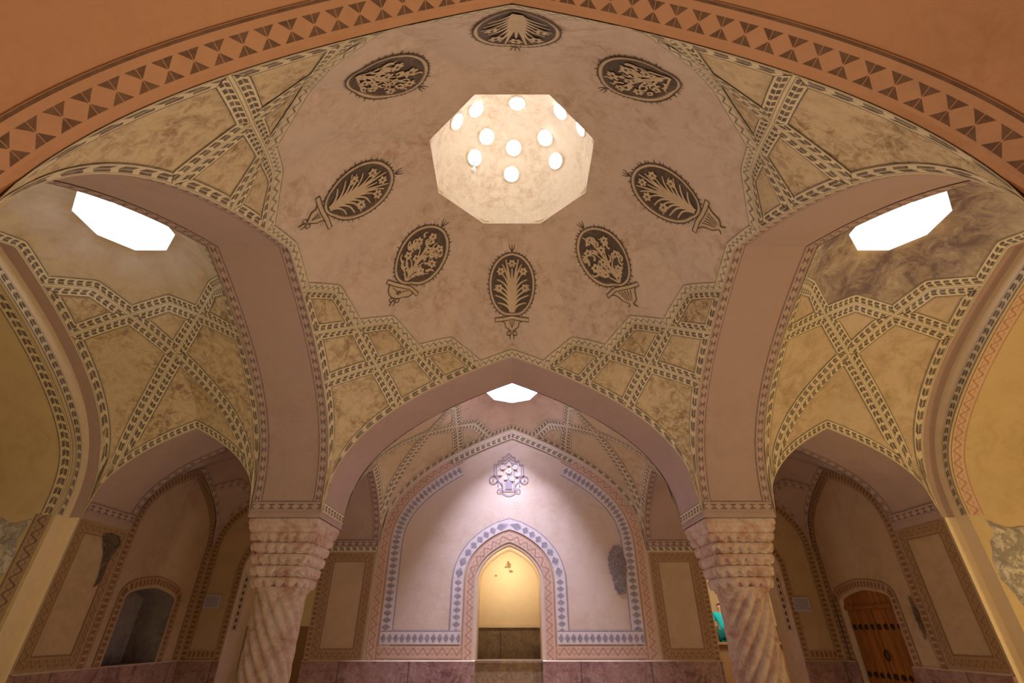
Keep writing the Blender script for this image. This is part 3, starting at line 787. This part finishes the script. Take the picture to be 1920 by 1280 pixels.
# ------------------------------------------------------------------ twisted columns
def column(sg, label):
    cx, cy = sg*(HX+XI)/2, (Y1+YB0)/2
    r = root('stone_column', (cx, cy, FL), label, 'column')
    N = 192
    b = MB(); rows = []                                   # shaft
    zt, zb = 0.375, -1.12
    for i in range(91):
        z = zt+(zb-zt)*i/90; row = []
        fade = min(1, (zt-z)/0.12); R = 0.232+0.012*(1-fade)
        for k in range(N+1):
            ph = 2*pi*k/N; q = (ph*12/2 - sg*(-1)*0)          # rope phase
            rope = abs(sin(6*(ph+sg*3.0*(zt-z))))
            rr = R*(1.02-0.19*fade*(1-rope)**1.3)
            row.append((cx+rr*cos(ph), cy+rr*sin(ph), z))
        rows.append(row)
    b.grid(rows, 'column_stone'); b.build('shaft', r, angle=60)
    b = MB(); rows = []                                   # base
    for z, R, e in ((-1.1, 0.235, 2), (-1.12, 0.27, 2), (-1.15, 0.28, 2), (-1.165, 0.27, 2.4), (-1.17, 0.33, 8), (-1.25, 0.33, 9)):
        rows.append([(cx+R*cos(t)/(abs(cos(t))**e+abs(sin(t))**e)**(1/e), cy+R*sin(t)/(abs(cos(t))**e+abs(sin(t))**e)**(1/e), z) for t in [2*pi*k/64 for k in range(65)]])
    b.grid(rows, 'column_stone'); b.build('base', r)
    # capital: slab, ovolo, then five tiers of small pointed niches shrinking to the shaft
    def sec(z, hw, e, amp=0.0, n=24, phs=0.0, drop=0.0):
        row = []
        for k in range(N+1):
            t = 2*pi*k/N; c_, s_ = cos(t), sin(t); rr = 1/(abs(c_)**e+abs(s_)**e)**(1/e)
            sc = abs(sin(n/2*t+phs)); hw_ = hw*(1-amp*(1-sc)**1.2)
            row.append((cx+hw_*rr*c_, cy+hw_*0.985*rr*s_, z+drop*(1-sc)))
        return row
    b = MB(); b.grid([sec(0.998, 0.36, 40), sec(0.985, 0.362, 40), sec(0.945, 0.362, 40), sec(0.935, 0.352, 36), sec(0.925, 0.352, 36), sec(0.90, 0.350, 34), sec(0.875, 0.335, 30), sec(0.865, 0.325, 26)], 'column_stone'); b.build('abacus', r, angle=25)
    tiers = [(0.87, 0.77, 0.338, 0.318, 16, 22), (0.77, 0.665, 0.322, 0.300, 12, 20), (0.665, 0.56, 0.306, 0.284, 9, 20), (0.56, 0.455, 0.292, 0.270, 6, 18), (0.455, 0.345, 0.280, 0.250, 4, 16)]
    for i, (za, zb_, w0, w1, e, n) in enumerate(tiers):
        b = MB(); ph = (i % 2)*pi/2; d = zb_-za
        b.grid([sec(za+0.002, w0*0.93, e), sec(za, w0*0.97, e, 0.01, n, ph), sec(za+d*0.15, w0, e, 0.02, n, ph), sec(za+d*0.5, w0*0.995, e*0.95, 0.06, n, ph, 0.012),
                sec(za+d*0.78, w0*0.965, e*0.9, 0.115, n, ph, 0.04), sec(za+d*0.84, w1*0.965, e*0.8, 0.09, n, ph, 0.04), sec(zb_-0.012, w1*0.95, e*0.75, 0.02, n, ph)], 'column_stone')
        b.build('capital_tier', r, angle=45)
    return r
column(-1, 'twisted stone column left of the lit back wall, with carved tiered capital')
column(1, 'twisted stone column right of the lit back wall, with carved tiered capital')

# ------------------------------------------------------------------ niche in the middle of the back wall
n = root('wall_niche', (NX, YW, ZW), 'pointed niche glowing yellow in the centre of the back wall, with stone bench', 'niche')
YN = 8.25
reveal(n, 'y', YW, YN, NX, NH, nprof, FL, 'lunette_plaster', 'reveal')
b = MB(); pts = [(NX-NH, FL)]+[(NX+q*NH, nprof(q)) for q in qs(20)]+[(NX+NH, FL)]
b.grid([[(x, YN, FL), (x, YN, z)] for x, z in pts[1:-1]], 'edge_plaster'); b.build('back_panel', n)
b = MB(); b.box((NX-NH, YN-0.06, ZW), (NX+NH, YN-0.004, 0.06), 'bench_stone'); b.box((NX-NH, YN-0.085, 0.045), (NX+NH, YN-0.004, 0.07), 'edge_plaster'); b.build('backrest_slab', n)
b = MB(); b.box((NX-NH, YW+0.03, FL), (NX+NH, YN-0.062, ZW-0.02), 'bench_stone'); b.box((NX-NH, YW+0.01, ZW-0.02), (NX+NH, YN-0.062, ZW+0.005), 'bench_stone'); b.build('bench', n)
rnd = random.Random(4)
def ragged(pts, place, mat, b, amp=0.012, seed=1):
    rd = random.Random(seed); out = []
    for i in range(len(pts)):
        (x0, y0), (x1, y1) = pts[i], pts[(i+1) % len(pts)]
        for k in range(7):
            f = k/7; out.append(place(x0+(x1-x0)*f+rd.uniform(-amp, amp), y0+(y1-y0)*f+rd.uniform(-amp, amp)))
    b.poly(out, mat)
def blot(b, c, rx, rz, place, mat, n=40, jag=0.25, seed=1):
    rd = random.Random(seed); pts = []
    for k in range(n):
        a = 2*pi*k/n; f = 1+rd.uniform(-jag, jag); pts.append(place(c[0]+rx*f*cos(a), c[1]+rz*f*sin(a)))
    b.poly(pts, mat)
b = MB()
for c, rx, rz, sd in (((-0.05, 0.88), 0.035, 0.045, 1), ((-0.02, 0.80), 0.03, 0.02, 2), ((-0.10, 0.86), 0.018, 0.015, 5), ((-0.25, 0.74), 0.02, 0.012, 3), ((-0.06, 0.93), 0.015, 0.02, 9)):
    b = MB(); blot(b, c, rx, rz, yp(YN-0.004), 'brown_plaster', jag=0.4, seed=sd); b.build('stain_mark', n)

# ------------------------------------------------------------------ wooden door (right) and dark doorway (left)
dr = root('door_1', (XRw, dcr, FL), kind='structure', label='wooden plank door with a row of iron studs')
sx = XRw+0.055
reveal(dr, 'x', XRw, sx+0.05, dcr, dhr, prr, FL, 'lunette_plaster', 'frame_reveal')
xr = lambda d: (lambda y, z: (d, y, z))
b = MB(); zl = 0.27
b.grid([[(sx, dcr+q*dhr, zl), (sx, dcr+q*dhr, max(zl, prr(q)))] for q in qs(14)], 'door_wood')
b.box((sx-0.02, dcr-dhr, zl-0.03), (sx+0.03, dcr+dhr, zl+0.012), 'door_wood'); b.build('lintel', dr)
for k, (a, c_) in enumerate(((dcr-dhr+0.015, dcr-0.006), (dcr+0.006, dcr+dhr-0.015))):
    b = MB(); m_ = 2
    for j in range(m_):
        y0 = a+(c_-a)*j/m_+0.002; y1 = a+(c_-a)*(j+1)/m_-0.002
        b.box((sx+0.006*(j % 2), y0, FL), (sx+0.04, y1, zl-0.03), 'door_wood')
    lf = b.build('door_leaf', dr, angle=20)
for z in (0.045, -0.46):
    for k in range(8):
        y = dcr+(k-3.5)*0.122; b = MB(); rows = []
        for i in range(5):
            ph = i/4*pi/2; R = 0.032*cos(ph); rows.append([(sx-0.022*sin(ph)+0.001, y+R*cos(2*pi*j/14), z+R*sin(2*pi*j/14)) for j in range(15)])
        b.grid(rows, 'iron'); b.build('stud', dr, angle=60)
b = MB(); b.tube([(sx-0.02, dcr-0.05+0.04*cos(t), -0.25+0.05*sin(t)) for t in [2*pi*k/16 for k in range(17)]], 0.008, 'iron', 8); b.build('knocker', dr)
dl = root('door_2', (XLw, dcl, ZW), kind='structure', label='dark doorless doorway with grey inner wall')
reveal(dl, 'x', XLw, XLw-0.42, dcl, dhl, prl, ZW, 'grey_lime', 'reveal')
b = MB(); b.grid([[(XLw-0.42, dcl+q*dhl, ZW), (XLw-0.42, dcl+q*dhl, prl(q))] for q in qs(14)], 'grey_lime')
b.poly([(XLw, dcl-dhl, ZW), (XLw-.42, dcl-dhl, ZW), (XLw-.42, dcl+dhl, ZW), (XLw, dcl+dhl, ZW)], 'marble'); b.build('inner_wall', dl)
# damage marks on walls
b = MB()
pts = [(5.50, .90), (5.60, .93), (5.74, .92), (5.80, .86), (5.77, .74), (5.72, .62), (5.74, .50), (5.70, .42), (5.665, .40), (5.68, .50), (5.655, .60), (5.63, .70), (5.56, .80)]
ragged(pts, xr(XLw+0.016), 'soot', b, 0.008); b.build('soot_mark', wl, label='black soot mark on jamb panel')
b = MB(); blot(b, (6.02, 0.14), 0.035, 0.20, xr(XRw-0.016), 'soot', jag=0.3, seed=8); b.build('damp_mark', wr)
b = MB(); pts = [(1.50, 1.08), (1.58, 1.10), (1.64, 1.02), (1.66, .80), (1.63, .62), (1.60, .46), (1.52, .44), (1.46, .50), (1.45, .62), (1.41, .74), (1.40, .90), (1.44, 1.0)]
ragged(pts, yp(YW-0.016), 'grey_stain', b, 0.012); b.build('damp_mark', wall_back, label='dark grey damp mark on lunette')

# ------------------------------------------------------------------ notices
plaster('notice_paper', (0.42, 0.38, 0.45), (0.36, 0.32, 0.38), 0.2, 2)
flat('notice_ink', (0.20, 0.16, 0.26), 0.8)
for x0, x1, z0, z1, lb in ((-4.31, -4.09, .27, .44, 'small pale notice sheet on the left corner wall beside the dark doorway'), (3.93, 4.16, .23, .41, 'small pale notice sheet on the right corner wall beside the wooden door')):
    nr = root('notice_sign', ((x0+x1)/2, YW-0.01, z0), lb, 'sign')
    b = MB(); b.box((x0, YW-0.018, z0), (x1, YW-0.009, z1), 'notice_paper'); b.build('sheet', nr)
    b = MB()
    rd = random.Random(5)
    for k in range(6):
        z = z1-0.03-(z1-z0-0.05)*k/6; x = x0+0.022
        while x < x1-0.03:
            w = rd.uniform(.012, .034); w = min(w, x1-0.02-x); b.poly([(x, YW-0.019, z), (x+w, YW-0.019, z), (x+w, YW-0.019, z-0.009), (x, YW-0.019, z-0.009)], 'notice_ink'); x += w+0.006
    b.build('text_lines', nr)

# ------------------------------------------------------------------ painted vase medallions on the dome
class Drape:
    def __init__(s, V, deg, rc, mirror=1):
        s.V, s.a, s.mir = V, radians(deg), mirror; s.tab = []; acc = 0; last = None
        r = 0.80
        while r < 1.955:
            z = V.z(r*sin(s.a), r*cos(s.a))
            if last: acc += hypot(r-last[0], z-last[1])
            last = (r, z); s.tab.append((acc, r)); r += 0.01
        s.c = min(s.tab, key=lambda t: abs(t[1]-rc))[0]; s.rc = rc
    def r_of(s, q):
        u = s.c-q; t = s.tab
        if u <= t[0][0]: return t[0][1]
        for (a0, r0), (a1, r1) in zip(t[:-1], t[1:]):
            if a0 <= u <= a1: return r0+(r1-r0)*(u-a0)/(a1-a0)
        return t[-1][1]
    def __call__(s, p, q, lay=0):
        r = s.r_of(q); th = s.a+s.mir*p/r; x, y = r*sin(th), r*cos(th); z = s.V.z(x, y); o = 0.006+0.0035*lay
        return s.V.place(x-sin(th)*o*0.7, y-cos(th)*o*0.7, z-o*0.75)
def stroke(b, D, pts, w0, w1, mat, lay, n=None):
    P = [Vector(p) for p in pts]; rows = []; N_ = len(P)
    for i, p in enumerate(P):
        t = (P[min(i+1, N_-1)]-P[max(i-1, 0)]); t = t.normalized() if t.length > 1e-9 else Vector((0, 1)); nn = Vector((-t.y, t.x)); w = (w0+(w1-w0)*i/(N_-1))/2
        rows.append([D(*(p+nn*w), lay), D(*(p-nn*w), lay)])
    b.grid(rows, mat)
def bez(p0, p1, p2, n=9):
    return [((1-t)**2*p0[0]+2*t*(1-t)*p1[0]+t*t*p2[0], (1-t)**2*p0[1]+2*t*(1-t)*p1[1]+t*t*p2[1]) for t in [k/(n-1) for k in range(n)]]
def flower(b, D, x, y, r, mat, ink, lay, petals=6):
    n = petals*6; P = [(x+r*(0.62+0.38*abs(cos(petals*pi*k/n)))*cos(2*pi*k/n), y+r*(0.62+0.38*abs(cos(petals*pi*k/n)))*sin(2*pi*k/n)) for k in range(n)]
    b.poly([D(*p, lay) for p in P], mat)
    b.poly([D(x+r*0.24*cos(2*pi*k/8), y+r*0.24*sin(2*pi*k/8), lay+1) for k in range(8)], ink)
def ell(x, y, a, c, n=40, t0=0, t1=2*pi): return [(x+a*cos(t0+(t1-t0)*k/(n-1)), y+c*sin(t0+(t1-t0)*k/(n-1))) for k in range(n)]
def inside(p, k=0.97): return (p[0]/0.243)**2+(p[1]/0.345)**2 < k
def medallion(deg, rc, kind, vase, label, seed, sc=1.0):
    D0 = Drape(V, deg, rc); D = (lambda p, q, lay=0: D0(p*sc, q*sc, lay)) if sc != 1 else D0
    rd = random.Random(seed); b = MB(); INKP, LT = 'ink_paint', 'light_paint'
    rows = []
    for k in range(61):
        t = 2*pi*k/60; rows.append([D(0.245*f*cos(t), 0.348*f*sin(t), 0) for f in (0.01, .2, .4, .6, .8, .92, 1.0)])
    b.grid(rows, INKP)
    stroke(b, D, ell(0, 0, 0.262, 0.366, 72), 0.022, 0.022, LT, 1)
    stroke(b, D, ell(0, 0, 0.277, 0.382, 72), 0.011, 0.011, INKP, 2)
    for k in range(44):                                       # thorny outline
        t = 2*pi*k/44+rd.uniform(-.04, .04)
        if -0.36-pi/2 < ((t+pi) % (2*pi))-pi < 0.36-pi/2: continue
        L = rd.uniform(.012, .036); p = (0.28*cos(t), 0.385*sin(t)); t2 = t+rd.uniform(0.02, .09)
        stroke(b, D, [p, (p[0]+L*cos(t2), p[1]+L*sin(t2))], 0.014, 0.003, INKP, 0)
    for dx in (-0.022, 0, 0.022):                              # tuft on top
        stroke(b, D, bez((0, 0.40), (dx*1.6, 0.44), (dx*1.5, 0.485), 5), 0.014, 0.004, INKP, 0)
    m = b.build('painted_medallion', dome, angle=80, label=label)
    # leaves and flowers inside
    b = MB()
    if kind == 'palm':
        F = [(0, 0.255), (-0.135, 0.165), (0.135, 0.165), (-0.155, -0.03), (0.155, -0.03)]
        for sg in (-1, 1):
            for k in range(8):
                f = k/7; y0 = -0.33+0.30*f; tip = (sg*(0.235*cos(1.25*f**1.1)), -0.20+0.50*f+0.02*sin(9*f)); 
                pt = bez((sg*0.012, y0), (sg*0.055, y0+0.13+0.12*f), tip, 12); pt = [p for p in pt if inside(p)]
                pt = [p for p in pt if all(hypot(p[0]-a, p[1]-c) > 0.03 for a, c in F)]
                if len(pt) > 3: stroke(b, D, pt, 0.034, 0.012, LT, 3)
        stroke(b, D, bez((0, -0.335), (0, -0.1), (0, 0.20), 8), 0.07, 0.012, LT, 3)
        for x, y in F: flower(b, D, x, y, 0.050, LT, INKP, 4, 6)
    else:
        F = [(-0.02, 0.25), (0.13, 0.17), (-0.13, 0.13), (0.03, 0.09), (-0.15, -0.06), (0.155, -0.02), (0.09, -0.17), (-0.04, -0.05)]
        stroke(b, D, bez((0, -0.335), (0.02, -0.12), (-0.03, 0.22), 10), 0.026, 0.008, LT, 3)
        for x, y in F:
            y0 = -0.31+0.35*max(0, y+0.2); pt = bez((0, y0), (x*0.25, y*0.9-0.02), (x, y-0.02), 9); stroke(b, D, pt, 0.022, 0.008, LT, 3)
            flower(b, D, x, y, rd.uniform(.044, .054), LT, INKP, 4, rd.choice((5, 6)))
        for k in range(44):                                   # tulip petals and curled leaves
            for _ in range(40):
                t = rd.uniform(0, 2*pi); f = sqrt(rd.uniform(0.05, 0.85)); x, y = 0.215*f*cos(t), 0.31*f*sin(t)
                if all(hypot(x-a, y-c) > 0.058 for a, c in F): break
            a = atan2(x*1.4, y+0.4)+rd.uniform(-.5, .5); L = rd.uniform(.06, .11); cv = rd.choice((-1, 1))*0.05
            pt = bez((x, y), (x+L*0.5*sin(a)+cv*cos(a), y+L*0.5*cos(a)-cv*sin(a)), (x+L*sin(a), y+L*cos(a)), 7); pt = [p for p in pt if inside(p, 0.93)]
            if len(pt) > 3: stroke(b, D, pt, 0.028, 0.010, LT, 3)
        for sg in (-1, 1):
            for k in range(4):
                pt = bez((sg*0.01, -0.33), (sg*(0.03+0.03*k), -0.27+0.03*k), (sg*(0.08+0.035*k), -0.27+0.045*k), 7); pt = [p for p in pt if inside(p)]
                if len(pt) > 3: stroke(b, D, pt, 0.018, 0.007, LT, 3)
    b.build('painted_leaves', m, angle=80)
    if not vase: return
    b = MB(); y0 = -0.405
    def fillshape(half, y_list, mat='light_paint'):
        b.grid([[D(-h, y, 0), D(-h/2, y, 0), D(0, y, 0), D(h/2, y, 0), D(h, y, 0)] for h, y in zip(half, y_list)], mat)
        for s_ in (-1, 1): stroke(b, D, [(s_*h, y) for h, y in zip(half, y_list)], 0.010, 0.010, INKP, 1)
    b.poly([D(x, y, 1) for x, y in ((-.20, y0+.018), (-.1, y0+.018), (0, y0+.018), (.1, y0+.018), (.20, y0+.018), (.20, y0-.022), (.1, y0-.022), (0, y0-.022), (-.1, y0-.022), (-.20, y0-.022))], LT)
    stroke(b, D, [(-.205, y0+.02), (-.1, y0+.02), (0, y0+.02), (.1, y0+.02), (.205, y0+.02), (.205, y0-.025), (.1, y0-.025), (0, y0-.025), (-.1, y0-.025), (-.205, y0-.025), (-.205, y0+.02)], 0.010, 0.010, INKP, 2)
    if vase == 'bowl':
        ys = [y0-.025-.14*sin(a*pi/16) for a in range(9)]; hs = [0.15*cos(a*pi/16)+0.001 for a in range(9)]; fillshape(hs, ys)
        flower(b, D, 0, y0-0.09, 0.03, INKP, LT, 2, 5)
        stroke(b, D, bez((-.03, y0-.08), (-.07, y0-.05), (-.11, y0-.05), 6), 0.008, 0.004, INKP, 2); stroke(b, D, bez((.03, y0-.08), (.07, y0-.05), (.11, y0-.05), 6), 0.008, 0.004, INKP, 2)
        yb = y0-.165
    elif vase == 'goblet':
        fillshape([.16, .13, .11, .10, .09, .06, .03], [y0-.025, y0-.05, y0-.09, y0-.13, y0-.16, y0-.185, y0-.20])
        for dx in (-.06, -.03, 0, .03, .06): stroke(b, D, bez((dx*1.3, y0-.045), (dx*.9, y0-.1), (dx*.5, y0-.17), 6), 0.010, 0.004, INKP, 2)
        fillshape([.025, .03, .06], [y0-.20, y0-.225, y0-.25]); yb = y0-.25
    else:
        fillshape([.12, .085, .08, .05, .015], [y0-.025, y0-.05, y0-.10, y0-.13, y0-.165])
        for dx in (-.03, 0, .03): stroke(b, D, bez((dx, y0-.04), (dx*.6, y0-.08), (0, y0-.13), 6), 0.009, 0.004, INKP, 2)
        yb = y0-.165
    if vase != 'goblet':
        for sg in (-1, 1): stroke(b, D, ell(sg*0.035, yb-0.025, 0.026, 0.026, 16), 0.009, 0.009, INKP, 2)
        fillshape([.012, .02, .022], [yb-.03, yb-.06, yb-.10])
    b.build('painted_vase', m, angle=80)
medallion(0, 1.395, 'palm', 'bracket', 'dark oval of palm leaves at the back of the dome', 1)
medallion(48, 1.395, 'branch', 'goblet', 'dark oval of flowers over a fluted goblet, back right', 2)
medallion(93.5, 1.44, 'palm', 'goblet', 'dark oval of palm leaves over a fluted goblet, right', 3)
medallion(143, 1.545, 'branch', None, 'dark oval of flowers at the front right of the dome', 4)
medallion(179, 1.66, 'palm', None, 'dark oval half hidden by the front arch', 5)
medallion(-144, 1.54, 'branch', None, 'dark oval of flowers at the front left of the dome', 6)
medallion(-94.5, 1.43, 'palm', 'bracket', 'dark oval of palm leaves, left of the dome', 7)
medallion(-48, 1.375, 'branch', 'bowl', 'dark oval of flowers over a round bowl, back left', 8)
# painted urn of flowers high on the lunette
Dw = lambda p, q, lay=0: (-0.05+p, YW-0.009-0.003*lay, 2.15+q)
b = MB(); G = 'ink_grey'
out = [(-.17, -.20), (-.17, -.04), (-.235, -.04), (-.235, .14), (-.17, .14), (-.17, .20), (-.10, .20), (-.10, .26), (-.05, .27), (0, .33), (.05, .27), (.10, .26), (.10, .20), (.17, .20), (.17, .14), (.235, .14), (.235, -.04), (.17, -.04), (.17, -.20)]
for a, c_ in zip(out[:-1], out[1:]): stroke(b, Dw, [a, c_], 0.016, 0.016, G, 0)
for f in (0.82, 0.64):
    for a, c_ in zip(out[5:13], out[6:14]): stroke(b, Dw, [(a[0]*f, a[1]*f), (c_[0]*f, c_[1]*f)], 0.012, 0.012, G, 0)
for x in (-.20, .20, -.13, .13): stroke(b, Dw, [(x, -.03), (x, .13)], 0.014, 0.014, G, 0)
for sg in (-1, 1):
    stroke(b, Dw, ell(sg*.245, -.10, .06, .06, 22), 0.014, 0.014, G, 0); b.poly([Dw(sg*.245+.014*cos(k), -.10+.014*sin(k), 1) for k in range(6)], G)
    stroke(b, Dw, bez((sg*.19, -.12), (sg*.10, -.13), (sg*.09, -.26), 8), 0.014, 0.014, G, 0)
    stroke(b, Dw, ell(sg*.14, -.27, .04, .035, 18), 0.013, 0.013, G, 0)
stroke(b, Dw, [(-.14, -.27), (.14, -.27)], 0.016, 0.016, G, 0); stroke(b, Dw, bez((-.10, -.30), (0, -.38), (.10, -.30), 10), 0.014, 0.014, G, 0)
rd = random.Random(2)
for k in range(16): 
    x = rd.uniform(-.13, .13); y = rd.uniform(-.16, .16); stroke(b, Dw, bez((x*.8, -.25+abs(x)*.2), (x*.7, y-.05), (x, y), 6), 0.010, 0.008, G, k*0.12)
om = b.build('painted_urn', wall_back, label='small grey urn of flowers painted on the lunette')
b = MB()
for x, y, r in ((0, .04, .05), (.10, .10, .042), (-.10, .10, .042), (-.14, 0, .038), (.13, -.02, .036), (-.05, -.07, .034), (.05, -.09, .036), (0, .15, .034)): flower(b, Dw, x, y, r, 'petal_paint', G, 3, 6)
b.build('petals', om)

# ------------------------------------------------------------------ lit rooms behind the corner passages, with a visitor
for sg, wn in ((-1, 'wall_rear_left'), (1, 'wall_rear_right')):
    b = MB(); xa, xb, ya, yb, zt = sg*2.0, sg*7.5, 8.12, 15.5, 2.4
    lo, hi = sorted((xa, xb)); wall_with_arch(b, 'y', ya, lo, hi, FL, zt, sg*DX, DH, dprof, 'edge_plaster', FL)
    for q in ([(xa, ya), (xa, yb)], [(xb, ya), (xb, yb)], [(xa, yb), (xb, yb)]):
        (x0, y0), (x1, y1) = q
        zc = 0.12; b.poly([(x0, y0, zc), (x1, y1, zc), (x1, y1, zt), (x0, y0, zt)], 'edge_plaster'); b.poly([(x0, y0, FL), (x1, y1, FL), (x1, y1, zc), (x0, y0, zc)], 'brown_plaster')
    b.poly([(xa, ya, zt), (xb, ya, zt), (xb, yb, zt), (xa, yb, zt)], 'edge_plaster'); b.build(wn, kind='structure', base=(sg*4.7, 12, FL))
# visitor on a raised dais
PX, PY, PZ = 5.17, 13.6, -0.80
b = MB(); b.box((4.2, 12.9, FL), (7.4, 15.4, PZ), 'marble'); b.build('floor_dais', kind='structure', base=(5.8, 14, FL))
b = MB(); cb = root('wooden_counter', (5.3, 12.4, FL), 'dark wooden counter glimpsed past the right column, in front of the visitor', 'counter')
b.box((4.5, 12.3, FL), (6.2, 12.6, -0.25), 'brown_plaster'); b.build('body', cb); b = MB(); b.box((4.45, 12.25, -0.25), (6.25, 12.65, -0.21), 'brown_plaster'); b.build('top', cb)
def skinmesh(name, verts, edges, radii, mat, parent, base, lev=2):
    me = bpy.data.meshes.new(name); me.from_pydata(verts, edges, []); me.materials.append(M[mat])
    o = bpy.data.objects.new(name, me); COL.objects.link(o)
    sk = o.modifiers.new('Skin', 'SKIN'); sk.use_smooth_shade = True
    for i, r in enumerate(radii): me.skin_vertices[0].data[i].radius = (r, r)
    me.skin_vertices[0].data[0].use_root = True
    ss = o.modifiers.new('Subsurf', 'SUBSURF'); ss.levels = lev; ss.render_levels = lev
    if parent: o.parent = parent
    return o
pr_ = root('person', (PX, PY, PZ), 'person in a turquoise top and teal trousers, glimpsed past the right column', 'person')
pr_.rotation_euler = (0, 0, radians(-25))
vs = [(0,0,.95),(0,0,1.15),(0,0,1.35),(0,0,1.47),(0,-.02,1.55),(0,-.03,1.64),
      (.17,0,1.40),(.24,-.02,1.13),(.22,-.16,.92),(.21,-.20,.86),(-.17,0,1.40),(-.25,0,1.13),(-.24,-.07,.88),(-.24,-.09,.80),
      (.09,0,.90),(.10,-.01,.50),(.10,.02,.08),(.11,-.12,.03),(-.09,0,.90),(-.10,-.01,.50),(-.10,.02,.08),(-.11,-.12,.03)]
es = [(0,1),(1,2),(2,3),(3,4),(4,5),(2,6),(6,7),(7,8),(8,9),(2,10),(10,11),(11,12),(12,13),(0,14),(14,15),(15,16),(16,17),(0,18),(18,19),(19,20),(20,21)]
rs = [.13,.12,.14,.055,.08,.085,.055,.042,.033,.035,.055,.042,.033,.035,.085,.06,.04,.035,.085,.06,.04,.035]
skinmesh('body', vs, es, rs, 'skin', pr_, None)
skinmesh('shirt', [vs[0],vs[1],vs[2],vs[6],(.23,-.01,1.2),vs[10],(-.235,0,1.2)], [(0,1),(1,2),(2,3),(3,4),(2,5),(5,6)], [.155,.14,.16,.075,.06,.075,.06], 'turquoise', pr_, None)
skinmesh('trousers', [(0,0,.92),vs[14],vs[15],(.10,.01,.12),vs[18],vs[19],(-.10,.01,.12)], [(0,1),(1,2),(2,3),(0,4),(4,5),(5,6)], [.15,.105,.08,.06,.105,.08,.06], 'teal', pr_, None)
skinmesh('hair', [(0,.01,1.66),(0,.045,1.60),(0,.05,1.53)], [(0,1),(1,2)], [.10,.085,.05], 'hair', pr_, None)
for sx_ in (-1, 1): skinmesh('shoe', [(sx_*.105,.03,.05),(sx_*.11,-.10,.035),(sx_*.112,-.17,.03)], [(0,1),(1,2)], [.05,.045,.035], 'hair', pr_, None)
